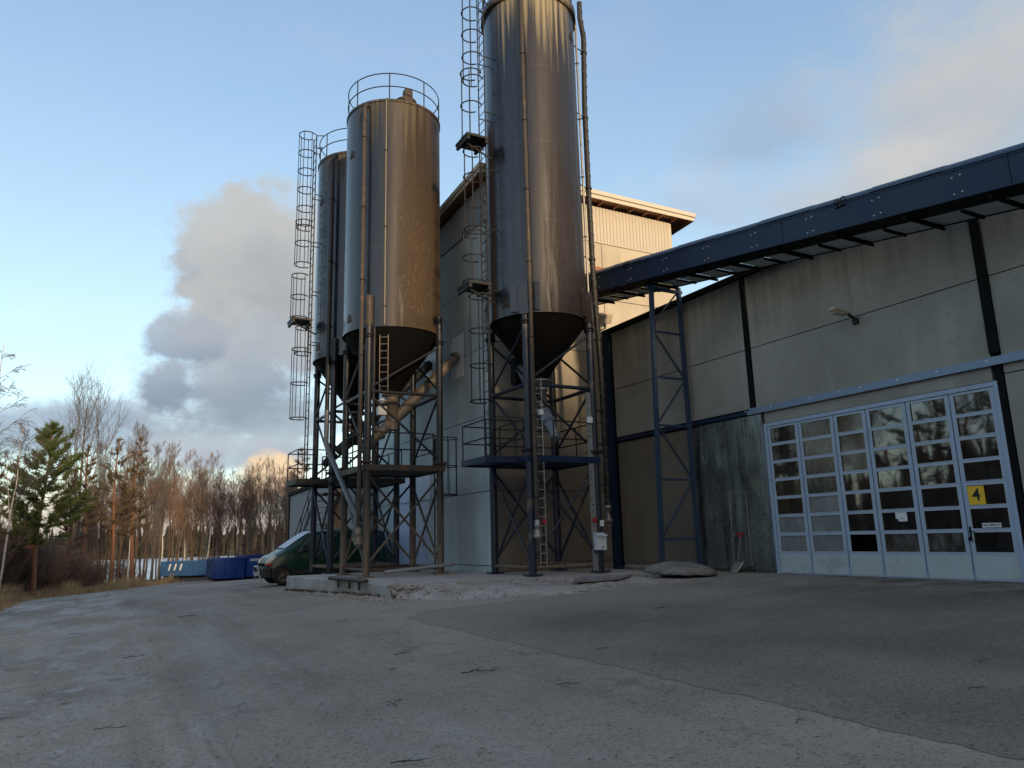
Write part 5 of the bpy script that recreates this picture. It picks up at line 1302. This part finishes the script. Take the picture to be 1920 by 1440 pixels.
# ------------------------------------------------------------------ roll-off containers
def rolloff(label, name, x, y, L, W, H, rot, mt, z, ribs=10, stripes=True, words=None):
    t = thing(name, label, 'container', (x, y, z), 'blue roll-off containers at the far end of the yard')
    M = Matrix.Translation((x, y, z)) @ Matrix.Rotation(rot, 4, 'Z')
    def mk(mb): mb.v = [tuple(M @ Vector(v)) for v in mb.v]; return mb
    mb = MB(); t_ = .05
    mb.box((0, 0, .18), (L, t_, H)); mb.box((0, W-t_, .18), (L, W, H)); mb.box((0, t_, .18), (t_, W-t_, H)); mb.box((L-t_, t_, .18), (L, W-t_, H)); mb.box((t_, t_, .18), (L-t_, W-t_, .25))
    build('body', mk(mb), mt, t)
    rb = MB()
    for k in range(ribs+1):
        x_ = .03+(L-.12)*k/ribs; rb.box((x_, -.05, .2), (x_+.06, -.002, H-.08))
    rb.box((-.04, -.07, H-.08), (L+.04, .07, H+.03)); rb.box((-.04, W-.07, H-.08), (L+.04, W+.06, H+.03)); rb.box((-.06, .07, H-.08), (.06, W-.07, H+.03)); rb.box((L-.06, .07, H-.08), (L+.06, W-.07, H+.03)); rb.box((-.02, -.06, .16), (L, -.002, .28))
    for k in range(5): y_ = .1+(W-.3)*k/4; rb.box((-.06, y_, .2), (-.002, y_+.08, H-.08))
    build('rib', mk(rb), mt, t)
    sk_ = MB()
    for y_ in (W*.25, W*.7): sk_.box((-.05, y_, .0), (L, y_+.12, .178))
    build('skid', mk(sk_), 'dark_steel', t)
    hk = MB(); hk.path([(-.04, W*.5, .9), (-.16, W*.5, 1.0), (-.16, W*.5, 1.12), (-.04, W*.5, 1.22)], .03, 6); build('hook', mk(hk), 'dark_steel', t)
    if stripes:
        sb = MB()
        for k in range(3):
            x_ = stripes+k*.55; zz0, zz1 = H*.45, H*.86
            sb.add([(x_, -.056, zz0), (x_+.17, -.056, zz0), (x_+.33, -.056, zz1), (x_+.16, -.056, zz1)], [(0, 1, 2, 3)])
        build('stripe', mk(sb), 'white_paint', t)
    return t
rolloff('long light blue roll-off container with three white slashes', 'rolloff_container', 5.06, 76.6, 5.1, 2.3, 1.42, -.63, 'bin_light', gz(7, 75)+.05, 11, .75)
rolloff('dark blue roll-off container without stripes, middle of three', 'rolloff_container', 7.35, 57.9, 2.05, 4.6, 1.52, .0, 'bin_dark', gz(8.3, 58)+.03, 3, 0)
c3 = rolloff('dark blue roll-off container partly hidden behind the van', 'rolloff_container', 9.50, 57.6, 2.3, 4.6, 1.6, .0, 'bin_dark', gz(10.4, 58)+.03, 3, .62)
build('lettering', text_mb('DOST ROS', .24, (10.25, 57.52, gz(10.4, 58)+1.36), (1, 0, 0), (0, 0, 1), .004), 'white_paint', c3, recalc=False)
# ------------------------------------------------------------------ plants
def px_x(px, y): d = ray(px, 1040); return d.x/d.y*y
def top_h(px, py, y):
    d = ray(px, py); x = px_x(px, y); return CAMH+d.z*math.hypot(x, y)/math.hypot(d.x, d.y)-gz(x, y)
def bare_tree(seed, H, spread, first, nb, up, droop=0.0, twig=3, lean=0.0, rbase=None):
    """trunk mesh and crown mesh (limbs and twigs) of a leafless tree."""
    r = random.Random(seed); tr = MB(); cr = MB()
    rb = rbase or H*.0105; n = 9; pts = []; rad = []
    wx = r.uniform(-1, 1); wy = r.uniform(-1, 1)
    for i in range(n+1):
        t = i/n; pts.append(Vector((lean*t*t*H+wx*.022*H*math.sin(t*3.0)+r.uniform(-.006, .006)*H, wy*.018*H*math.sin(t*2.6)+r.uniform(-.006, .006)*H, H*t))); rad.append(rb*(1-.93*t)+.006)
    pts[0].z = -.3; tr.path(pts, rad, 7)
    if seed % 2:   # a second leader forking off low down
        k0 = r.randint(2, 4); dx, dy = r.uniform(-1, 1), r.uniform(-1, 1); q = [pts[k0]+Vector((dx*.012*H*m_**1.2, dy*.012*H*m_**1.2, H*.085*m_)) for m_ in range(int((n-k0)*1.15))]
        tr.path(q, [max(.01, rad[k0]*.7*(1-.85*m_/len(q))) for m_ in range(len(q))], 6)
        fork = q
    else: fork = None
    def at(t):
        f = t*n; i = min(n-1, int(f)); return pts[i].lerp(pts[i+1], f-i), rb*(1-.93*t)
    def limb(p, d, L, rd, depth):
        m_ = 4 if depth == 0 else 3; q = [p]; dd = d.copy()
        for k in range(m_):
            dd = (dd+Vector((r.uniform(-.16, .16), r.uniform(-.16, .16), (up*.22 if depth < 2 else .05)-droop*(.28 if depth else .12)))).normalized(); q.append(q[-1]+dd*(L/m_))
        cr.path(q, [max(.0055, rd*(1-.8*k/m_)) for k in range(m_+1)], 4 if depth == 0 else 3, caps=False, smooth=False)
        if depth < twig-1:
            for k in range((8, 6, 3)[depth]):
                t = r.uniform(.25, 1.0); i = min(m_-1, int(t*m_)); b = q[i].lerp(q[i+1], t*m_-i)
                ax = Vector((r.uniform(-1, 1), r.uniform(-1, 1), r.uniform(-.5, 1))).normalized()
                limb(b, (dd*1.0+ax*.75).normalized(), L*r.uniform(.35, .6), rd*.5, depth+1)
    for k in range(nb):
        t = first+(0.98-first)*((k+.5)/nb)**.9; p, rd = at(t)
        if fork and k % 3 == 0: p = fork[min(len(fork)-1, 1+k*len(fork)//nb)]
        a = k*2.4+r.uniform(-.5, .5); el = up*r.uniform(.7, 1.2)
        d = Vector((math.cos(a), math.sin(a), el)).normalized(); L = spread*H*(1.05-.75*(t-first)/(1-first))*r.uniform(.7, 1.15)
        limb(p, d, L, max(.012, rd*.5), 0)
    return tr, cr
def pine_tree(seed, H, bare, spread, nbr, dens, size, top=.9):
    """Scots pine: scattered irregular branches, needle brushes along their outer half, gaps between."""
    r = random.Random(seed); tr = MB(); cr = MB(); n = 8; rb = H*.0140
    pts = [Vector((.014*H*math.sin(i*.7+seed), .012*H*math.sin(i*.5), H*i/n)) for i in range(n+1)]; pts[0].z = -.3
    tr.path(pts, [rb*(1-.9*i/n)+.012 for i in range(n+1)], 8)
    def brush(c, d, s):
        for k in range(dens):
            e = (d*r.uniform(.2, 1.0)+Vector((r.gauss(0, .55), r.gauss(0, .55), r.gauss(.12, .4)))).normalized()
            L = s*r.uniform(.6, 1.25); w = e.cross(Vector((r.uniform(-1, 1), r.uniform(-1, 1), r.uniform(-1, 1))))
            if w.length < .05: continue
            w = w.normalized()*s*.07; o = c+d*r.uniform(-.6, .5)*s
            cr.add([o-w, o+w, o+e*L], [(0, 1, 2)])
    for k in range(nbr):
        f = (k+r.uniform(-.4, .9))/nbr; f = min(.985, max(0, f)); t = bare+(1-bare)*f
        i = min(n-1, int(t*n)); p0 = pts[i].lerp(pts[i+1], t*n-i)
        prof = (min(1, f/.22)**.6*.55+.45)*(1-f)**top+.03
        a = r.uniform(0, 6.28); L = spread*H*prof*r.choice((.45, .7, .85, 1.0, 1.15))*r.uniform(.85, 1.1)
        if L < .15: L = .15
        rise = r.uniform(-.18, .22)+.45*f; ca, sa = math.cos(a), math.sin(a)
        q = [p0]; 
        for m_ in range(4):
            u = (m_+1)/4; q.append(p0+Vector((ca*L*u, sa*L*u, L*(rise*u+.16*u*u-.06*math.sin(u*3))))+Vector((r.gauss(0, .05), r.gauss(0, .05), r.gauss(0, .035)))*L)
        tr.path(q, [max(.014, rb*.38*(1-f)), .018, .014, .010, .006], 4, caps=False)
        ns = max(3, int(L/size*2.6))
        for m_ in range(ns):
            u = r.uniform(.28, 1.0)**.8; j = min(3, int(u*4)); c = q[j].lerp(q[j+1], u*4-j); bd = (q[j+1]-q[j]).normalized()
            side = Vector((-bd.y, bd.x, 0))*r.choice((-1, 1))*r.uniform(0, 1)
            d = (bd+side+Vector((0, 0, r.uniform(.0, .5)))).normalized(); off = r.uniform(0, .30)*L*(1.1-u)
            c2 = c+d*off
            if off > .12: tr.path([c, c2], [.010, .005], 3, caps=False, smooth=False)
            brush(c2, d, size*r.uniform(.6, 1.15))
    brush(pts[-1], Vector((0, 0, 1)), size)
    return tr, cr
def plant_tree(name, trcr, loc, label, group, mt_t, mt_c, cname='crown'):
    t = thing(name, label, 'tree', (0, 0, 0), group)
    a = build('trunk', trcr[0], mt_t, t, recalc=False); b = build(cname, trcr[1], mt_c, t, recalc=False)
    t.location = loc; BASE[t.name] = tuple(loc); return t
# the green pine at the left edge of the yard
def put(px, y, dx=0): x = px_x(px, y)+dx; return (x, y, gz(x, y)-.05)
y = 47.0; H = top_h(78, 795, y)
plant_tree('pine_tree', pine_tree(3, H, .29, .30, 125, 30, .32, .75), put(70, y), 'bushy green pine with a red trunk at the left end of the yard', None, 'bark_pine', 'needles_green')
# tall bare tree with upswept limbs
y = 72; H = top_h(150, 742, y)
plant_tree('bare_tree', bare_tree(12, H, .46, .30, 26, 1.45, 0, 3), put(140, y), 'tallest bare tree, fan of upswept twigs behind the green pine', None, 'bark_grey', 'twigs_grey')
# leaning white birch
y = 38; H = top_h(34, 800, y)
plant_tree('birch_tree', bare_tree(23, H, .26, .42, 16, .9, .6, 3, .035, .05), put(2, y), 'thin white birch leaning at the extreme edge of the yard', None, 'bark_birch', 'twigs_grey')
y = 36; plant_tree('birch_tree', bare_tree(29, 10.5, .15, .45, 18, .8, 1.3, 3, 0, .08), (px_x(-38, y), y, gz(-4, y)), 'birch with hanging twigs cut off by the picture edge', None, 'bark_birch', 'twigs_grey')
# brown pines
pv = [pine_tree(31+k, 14.0, .42-.05*k, .17, 62, 15, .34, .75) for k in range(3)]
pro = {}
for i, (px, top, y, k) in enumerate(((152, 836, 62, 0), (208, 822, 66, 1), (246, 822, 68, 2), (128, 880, 58, 1), (562, 842, 84, 2), (18, 856, 52, 0), (-30, 840, 50, 1), (548, 905, 90, 0))):
    H = top_h(px, top, y); s = H/14.0; lab = 'slender brownish pine among bare trunks by the lake' if i not in (4, 7) else 'dark pine rising behind the annex roof'
    if k not in pro: pro[k] = plant_tree('pine_tree', pv[k], put(px, y), lab, 'pines along the lake shore', 'bark_pine', 'needles_dull'); pro[k].scale = (s, s, s); o = pro[k]
    else: o = copy_tree(pro[k], put(px, y), lab, i*1.3, (s, s, s))
    if i in (4, 7): o['group'] = 'pines behind the annex'
# bare trees along the shore
bv_ = [bare_tree(51, 13, .21, .42, 30, 1.1, .1, 3, 0, .105), bare_tree(56, 13, .20, .45, 28, .9, .45, 3, 0, .10), bare_tree(53, 13, .26, .36, 28, 1.4, 0, 3, 0, .11), bare_tree(58, 13, .19, .45, 28, .8, .5, 3, 0, .095), bare_tree(55, 13, .22, .40, 28, 1.2, .2, 3, 0, .10)]
mats_ = [('bark_brown', 'twigs_brown'), ('bark_birch', 'twigs_brown'), ('bark_grey', 'twigs_grey'), ('bark_brown', 'twigs_red'), ('bark_grey', 'twigs_brown')]
bl0 = {}
rt2 = random.Random(77)
lab_k = ['slim brown bare tree in the row along the lake shore', 'pale barked bare birch in the row along the lake shore', 'grey bare tree with upswept twigs in the lake shore row', 'reddish bare tree in the row along the lake shore', 'thin grey trunk with brown twigs in the lake shore row']
spots = [(285, 838, 2), (318, 836, 0), (345, 850, 1), (388, 852, 1), (410, 884, 0), (447, 896, 1), (470, 872, 4), (490, 872, 0), (505, 868, 2), (520, 876, 4), (300, 842, 4), (372, 905, 3), (235, 805, 2), (268, 812, 2), (190, 836, 0), (170, 830, 2), (226, 850, 0), (255, 880, 0), (206, 905, 0), (160, 900, 3), (330, 880, 4), (360, 880, 0), (398, 935, 3), (430, 905, 4), (458, 900, 3), (536, 880, 0), (548, 895, 4)]
for i in range(76):
    px = rt2.uniform(120, 556); spots.append((px, rt2.choice((rt2.uniform(850, 900), rt2.uniform(880, 940), rt2.uniform(930, 985)))+(18 if px > 400 else 0), rt2.randint(0, 4)))
for i, (px, top, k) in enumerate(spots):
    y = rt2.uniform(64, 91) if i > 8 else rt2.uniform(70, 82)
    if 290 < px < 500: y = rt2.uniform(79, 90)
    H = top_h(px, top, y); s = H/13; sx = s*rt2.uniform(.85, 1.15)
    if k not in bl0: bl0[k] = plant_tree('bare_tree', bv_[k], put(px, y), lab_k[k], 'bare trees along the lake shore, kind %s' % 'abcde'[k], *mats_[k]); bl0[k].scale = (sx, sx, s)
    else: o_ = copy_tree(bl0[k], put(px, y), lab_k[k], rt2.uniform(0, 6.28), (sx, sx, s)); o_.rotation_euler[0] = rt2.gauss(0, .035); o_.rotation_euler[1] = rt2.gauss(0, .035)
    o_ = None
grp = ['brown bare trees along the lake shore', 'birches along the lake shore', 'grey bare trees along the lake shore', 'reddish bare trees along the lake shore', 'thin grey trunks along the lake shore']
for o in list(C.objects):
    if o.parent is None and str(o.get('group', '')).startswith('bare trees along the lake shore, kind'): o['group'] = grp['abcde'.index(o['group'][-1])]
# trees left of the picture, seen in the glass of the gate
for i, (x, y, k, s) in enumerate(((-9, 21, 2, .95), (-12, 26, 0, 1.05), (-10.5, 30, 1, 1.0), (-14, 33, 2, 1.1), (-9.5, 36, 4, .9), (-13, 39, 3, 1.0), (-17, 28, 4, 1.15), (-16, 22, 0, 1.05), (-18, 36, 2, 1.1))):
    copy_tree(bl0[k], (x, y, gz(x, y)), lab_k[k].replace('in the row along the lake shore', 'beside the yard, beyond the picture edge').replace('in the lake shore row', 'beside the yard, beyond the picture edge'), i*1.7, (s, s, s))['group'] = 'bare trees beside the yard %s' % lab_k[k].split()[0]
for i, (x, y, k, s) in enumerate(((-11, 24, 0, .85), (-15, 30, 1, 1.0), (-12, 34, 2, .95), (-20, 25, 0, 1.1), (-19, 40, 1, 1.0))):
    copy_tree(pro[k], (x, y, gz(x, y)), 'tall pine beside the yard, beyond the picture edge', i*2.1, (s, s, s))['group'] = 'pines beside the yard'
wdm = MB(); rw_ = random.Random(44)
for i in range(420):
    x = rw_.uniform(-62, -24); y = rw_.uniform(-20, 75); H = rw_.uniform(7, 12)-(0 if x < -30 else 3); r0 = H*rw_.uniform(.12, .2); z = gz(x, y)-.3
    for t0, t1, rr_k in ((.05, .45, 1.0), (.3, .75, .72), (.6, 1.0, .42)):
        n = 6; vs = [(x+r0*rr_k*math.cos(2*PI*k/n+i)*rw_.uniform(.6, 1.3), y+r0*rr_k*math.sin(2*PI*k/n+i)*rw_.uniform(.6, 1.3), z+H*t0) for k in range(n)]+[(x+rw_.uniform(-.2, .2), y, z+H*t1)]
        wdm.add(vs, [(k, (k+1) % n, n) for k in range(n)])
for i in range(1000):   # the wood behind the camera, which keeps the low sun off the yard
    x = rw_.uniform(-75, 62); y = rw_.uniform(-66, -46); H = rw_.uniform(14.6, 17.2); r0 = H*rw_.uniform(.13, .19); z = gz(x, y)-.3
    for t0, t1, rr_k in ((.05, .45, 1.0), (.3, .75, .78), (.6, 1.0, .5)):
        n = 7; vs = [(x+r0*rr_k*math.cos(2*PI*k/n+i)*rw_.uniform(.6, 1.3), y+r0*rr_k*math.sin(2*PI*k/n+i)*rw_.uniform(.6, 1.3), z+H*t0) for k in range(n)]+[(x+rw_.uniform(-.2, .2), y, z+H*t1)]
        wdm.add(vs, [(k, (k+1) % n, n) for k in range(n)])
tag(build('wood_edge', wdm, 'forest_dark', recalc=False), 'dark wood closing the yard opposite the hall', 'forest', None, 'stuff')
# spruce saplings under the row
def spruce(seed, H):
    r = random.Random(seed); tr = MB(); cr = MB(); tr.tube((0, 0, -.2), (0, 0, H), H*.014, 6, .01)
    for k in range(18):
        t = .10+.9*k/18; L = .26*H*(1-t)+.05
        for q in range(9):
            a = r.uniform(0, 6.28); z = H*t+r.uniform(-.05, .05)*H*.3; e = Vector((math.cos(a)*L, math.sin(a)*L, z-L*.18)); c = Vector((0, 0, z))
            for m_ in range(5):
                f = r.uniform(.2, 1); p = c.lerp(e, f); w = Vector((-math.sin(a), math.cos(a), 0))*L*.16
                cr.add([p-w+Vector((0, 0, -.05*L)), p+w+Vector((0, 0, -.05*L)), p+Vector((math.cos(a), math.sin(a), -.3))*L*.3], [(0, 1, 2)])
    return tr, cr
s1 = plant_tree('spruce_tree', spruce(4, 5.0), put(392, 80), 'ragged dark young spruce in the middle of the bare tree row', None, 'bark_brown', 'needles_dull'); s1.scale = (1.1, 1.1, 1.1)
copy_tree(s1, put(445, 84), 'small dark spruce right of the ragged young spruce', 1, (.6, .6, .62))
copy_tree(s1, put(225, 80), 'small dark spruce between the brown pine trunks', 2, (.8, .8, .8))
# thicket of bare bushes on the verge
def bush(seed, H, n):
    r = random.Random(seed); mb = MB()
    for k in range(n):
        a = r.uniform(0, 6.28); p = Vector((math.cos(a), math.sin(a), 0))*r.uniform(0, .5)*H*.3; d = Vector((math.cos(a)*r.uniform(.05, .5), math.sin(a)*r.uniform(.05, .5), 1)).normalized(); L = H*r.uniform(.5, 1.05)
        q = [p]; dd = d
        for i in range(4): dd = (dd+Vector((r.uniform(-.18, .18), r.uniform(-.18, .18), .03))).normalized(); q.append(q[-1]+dd*L/4)
        mb.path(q, [.018, .014, .011, .008, .005], 3, caps=False, smooth=False)
        for m_ in range(9):
            i = r.randint(1, 3); b = q[i].lerp(q[i+1], r.random()); e = (dd+Vector((r.uniform(-1, 1), r.uniform(-1, 1), r.uniform(-.2, .7)))*.8).normalized(); l2 = L*r.uniform(.12, .34); m2 = b+e*l2*.5
            mb.path([b, m2, m2+(e+Vector((r.uniform(-.3, .3), r.uniform(-.3, .3), .1))).normalized()*l2*.5], [.008, .006, .004], 3, caps=False, smooth=False)
            for _ in range(3):
                c = b.lerp(m2, r.random()); f = Vector((r.uniform(-1, 1), r.uniform(-1, 1), r.uniform(0, 1))).normalized()*l2*.5; mb.path([c, c+f], [.005, .003], 3, caps=False, smooth=False)
    return mb
bsh = [bush(90+k, 3.0, 34) for k in range(3)]; b0 = {}
rb3 = random.Random(15)
def mk_bush(k, x, y, s, m_, lab, grp_):
    key = (k, m_)
    if key not in b0:
        o = build('bare_bush', bsh[k], m_, recalc=False); b0[key] = o.data
    else: o = bpy.data.objects.new('bare_bush', b0[key]); C.objects.link(o)
    o.location = (x, y, gz(x, y)-.05); o.scale = (s*1.15, s*1.15, s); o.rotation_euler = (0, 0, rb3.uniform(0, 6.28)); tag(o, lab, 'bush', grp_)
for i in range(96):
    px = rb3.uniform(-80, 185); y = rb3.uniform(44, 64)
    if px < 60: y = rb3.uniform(40, 58)
    x = px_x(px, y)
    if x > yard_edge(y)-2.2: x = yard_edge(y)-2.2-rb3.random()*2
    s = rb3.uniform(.6, 1.25)*(1.25 if px < 70 else 1.0 if px < 120 else .8); mk_bush(i % 3, x, y, s, 'twigs_red' if i % 2 else 'twigs_brown', 'brown leafless bush in the thicket beside the grass verge', 'bushes in the thicket on the verge')
for i in range(24):
    px = rb3.uniform(170, 545); y = rb3.uniform(78, 93); mk_bush(i % 3, px_x(px, y), y, rb3.uniform(.45, .95), 'twigs_brown', 'low leafless bush under the trees on the lake bank', 'bushes on the lake bank')
# dry grass on the verge
gm_ = MB(); rgs = random.Random(21)
def blade(x, y, h, w):
    z = gz(x, y); a = rgs.uniform(0, 6.28); dx, dy = math.cos(a)*w, math.sin(a)*w; lx_, ly_ = rgs.gauss(.12, .28)*h, rgs.gauss(-.1, .28)*h
    gm_.add([(x-dx, y-dy, z), (x+dx, y+dy, z), (x+lx_*.4+dx*.7, y+ly_*.4+dy*.7, z+h*.6), (x+lx_*.4-dx*.7, y+ly_*.4-dy*.7, z+h*.6), (x+lx_, y+ly_, z+h)], [(0, 1, 2, 3), (3, 2, 4)])
for i in range(42000):
    y = 22+42*rgs.random()**1.7; e = yard_edge(y); d = abs(rgs.gauss(0, 1.9)); x = e+.05-d
    tall = math.sin(x*1.3+y*.7)*math.sin(y*.31+x*.2)
    h = rgs.uniform(.05, .16) if d < .45 else rgs.uniform(.15, .5)+(max(0, tall)*.75 if d > .8 else 0)
    blade(x, y, h, rgs.uniform(.006, .014))
tag(build('dry_grass', gm_, 'dry_grass', recalc=False), 'tan dry grass along the left verge of the yard', 'grass', None, 'stuff')
# far wood across the lake
fm = MB(); rf_ = random.Random(33)
for i in range(900):
    x = rf_.uniform(-120, 230); y = rf_.uniform(322, 352); H = rf_.uniform(7, 13)*(1.25 if x > 70 else .95)+ (rf_.random()**6)*5; r0 = H*rf_.uniform(.13, .22); z = gz(x, y)-.5
    for t0, t1, rr_k in ((.05, .45, 1.0), (.3, .75, .72), (.6, 1.0, .42)):
        n = 6; vs = [(x+r0*rr_k*math.cos(2*PI*k/n+i)*rf_.uniform(.7, 1.2), y+r0*rr_k*math.sin(2*PI*k/n+i)*rf_.uniform(.7, 1.2), z+H*t0) for k in range(n)]+[(x+rf_.uniform(-.2, .2), y, z+H*t1)]
        fm.add(vs, [(k, (k+1) % n, n) for k in range(n)])
tag(build('far_wood', fm, 'forest_dark', recalc=False), 'dark conifer wood on the far side of the frozen lake', 'forest', None, 'stuff')
for i in range(26):
    x = rb3.uniform(-19, -9.5); y = rb3.uniform(17, 44); mk_bush(i % 3, x, y, rb3.uniform(1.1, 1.9), 'twigs_red' if i % 2 else 'twigs_brown', 'tall leafless bush beside the yard, beyond the picture edge', 'bushes beside the yard')
# ------------------------------------------------------------------ sun and sky
SUN_AZ, SUN_EL = math.radians(183), math.radians(7.0)
sd_ = Vector((math.sin(SUN_AZ)*math.cos(SUN_EL), math.cos(SUN_AZ)*math.cos(SUN_EL), math.sin(SUN_EL)))
sl_d = bpy.data.lights.new('sun', 'SUN'); sl_d.energy = 1.5; sl_d.angle = math.radians(3); sl_d.color = (1.0, .73, .45)
so_ = bpy.data.objects.new('sun', sl_d); C.objects.link(so_); so_.rotation_euler = sd_.to_track_quat('Z', 'Y').to_euler(); so_.location = (30, -60, 40)
w = bpy.data.worlds.new('World'); SC.world = w; w.use_nodes = True
g = NT(w.node_tree)
STR = .15
DISP = STR*2**SC.view_settings.exposure     # cloud colours below are given as they look at this exposure
out = g.n('ShaderNodeOutputWorld')
sky = g.n('ShaderNodeTexSky', sky_type='NISHITA', sun_disc=False, sun_elevation=SUN_EL, sun_rotation=SUN_AZ, altitude=50, air_density=1.0, dust_density=.6, ozone_density=1.6)
dirn_ = g.n('ShaderNodeTexCoord').outputs['Generated']
sp_ = g.n('ShaderNodeSeparateXYZ', {0: dirn_}).outputs
az = g.math('ARCTAN2', sp_[0], sp_[1]); el = g.math('ARCSINE', sp_[2])
n1 = g.noise(g.scale(dirn_, (1, 1, 1.6)), 5.0, 9, .58)
n2 = g.noise(g.scale(dirn_, (1, 1, 1.5)), 16.0, 9, .66)
n3 = g.noise(g.scale(dirn_, (1, 1, 3.0)), 2.2, 6, .55)
nn_ = g.math('ADD', g.math('MULTIPLY', g.math('SUBTRACT', n1, .5), 2.6), g.math('MULTIPLY', g.math('SUBTRACT', n2, .5), 1.7))
col = sky.outputs[0]
# thin high haze: lightens the clear sky, most of all low down
hz_ = g.mix(g.ramp(el, .05, .75), (.66/DISP, .81/DISP, .87/DISP), (.27/DISP, .41/DISP, .63/DISP))
col = g.mix(.6, col, hz_)
def blob(col, px, py, rx, ry, c_lo, c_hi, op, amp=.55, soft=.55):
    d = ray(px, py).normalized(); a0_, e0_ = math.atan2(d.x, d.y), math.asin(d.z)
    k = 1/F; da = g.math('DIVIDE', g.math('SUBTRACT', az, a0_), rx*k/max(.3, math.cos(e0_))); de = g.math('DIVIDE', g.math('SUBTRACT', el, e0_), ry*k)
    dist = g.math('SQRT', g.math('ADD', g.math('MULTIPLY', da, da), g.math('MULTIPLY', de, de)))
    m_ = g.ramp(g.math('ADD', dist, g.math('MULTIPLY', nn_, -amp)), 1+soft*.5, 1-soft, 0, op)
    tone = g.ramp(g.math('ADD', g.math('MULTIPLY', n1, .7), g.math('MULTIPLY', de, .16)), .22, .52)
    return g.mix(m_, col, g.mix(tone, [x/DISP for x in c_lo], [x/DISP for x in c_hi]))
# thin veil over the whole sky
veil = g.ramp(g.math('ADD', g.math('MULTIPLY', n3, .7), g.math('MULTIPLY', n1, .3)), .45, .75, 0, .25)
col = g.mix(veil, col, [x/DISP for x in (.55, .62, .74)])
col = blob(col, 40, 800, 300, 50, (.26, .33, .45), (.42, .50, .62), .85, .7, .6)
col = blob(col, 200, 770, 90, 30, (.28, .36, .48), (.44, .52, .64), .7, .8, .6)
col = blob(col, 450, 480, 105, 105, (.40, .43, .46), (.56, .58, .58), .95, .75, .25)
col = blob(col, 500, 600, 130, 110, (.40, .44, .48), (.56, .57, .56), .95, .7, .3)
col = blob(col, 620, 500, 190, 130, (.40, .43, .46), (.56, .57, .56), .9, .7, .4)
col = blob(col, 480, 770, 200, 95, (.35, .41, .49), (.50, .55, .60), .9, .85, .6)
col = blob(col, 450, 725, 150, 70, (.30, .36, .45), (.44, .49, .55), .85, .8, .5)
col = blob(col, 345, 640, 60, 40, (.28, .34, .43), (.42, .47, .54), .85, .85, .4)
col = blob(col, 318, 725, 50, 45, (.26, .32, .42), (.38, .44, .52), .85, .85, .4)
col = blob(col, 460, 850, 180, 32, (.34, .40, .50), (.55, .60, .66), .75, .8, .6)
col = blob(col, 330, 990, 330, 60, (.42, .35, .38), (.64, .53, .50), .85, .5, .6)
col = blob(col, 400, 930, 120, 30, (.46, .40, .42), (.80, .66, .56), .7, .8, .5)
col = blob(col, 510, 900, 55, 42, (.72, .50, .36), (1.0, .74, .46), .95, .85, .35)
col = blob(col, 1840, 210, 240, 190, (.50, .50, .50), (.62, .59, .55), .75, .7, .8)
col = blob(col, 1660, 330, 170, 60, (.52, .54, .56), (.66, .64, .62), .6, .75, .8)
col = blob(col, 1420, 250, 110, 80, (.30, .36, .47), (.40, .46, .56), .4, .75, .8)
col = blob(col, 1330, 380, 170, 60, (.45, .50, .60), (.62, .66, .72), .45, .75, .8)
# broad warm glow of the low sun through thin cloud, behind the camera
sdn = g.n('ShaderNodeVectorMath', {0: dirn_, 1: tuple(Vector((sd_.x, sd_.y, .22)).normalized())}, operation='DOT_PRODUCT').outputs['Value']
col = g.mix(g.ramp(g.math('ADD', sdn, g.math('MULTIPLY', g.math('SUBTRACT', n1, .5), .25)), .40, 1.0, 0, .6), col, (1.10/DISP, .78/DISP, .50/DISP))
bg = g.n('ShaderNodeBackground', {0: col, 1: STR})
g.t.links.new(bg.outputs[0], out.inputs[0])
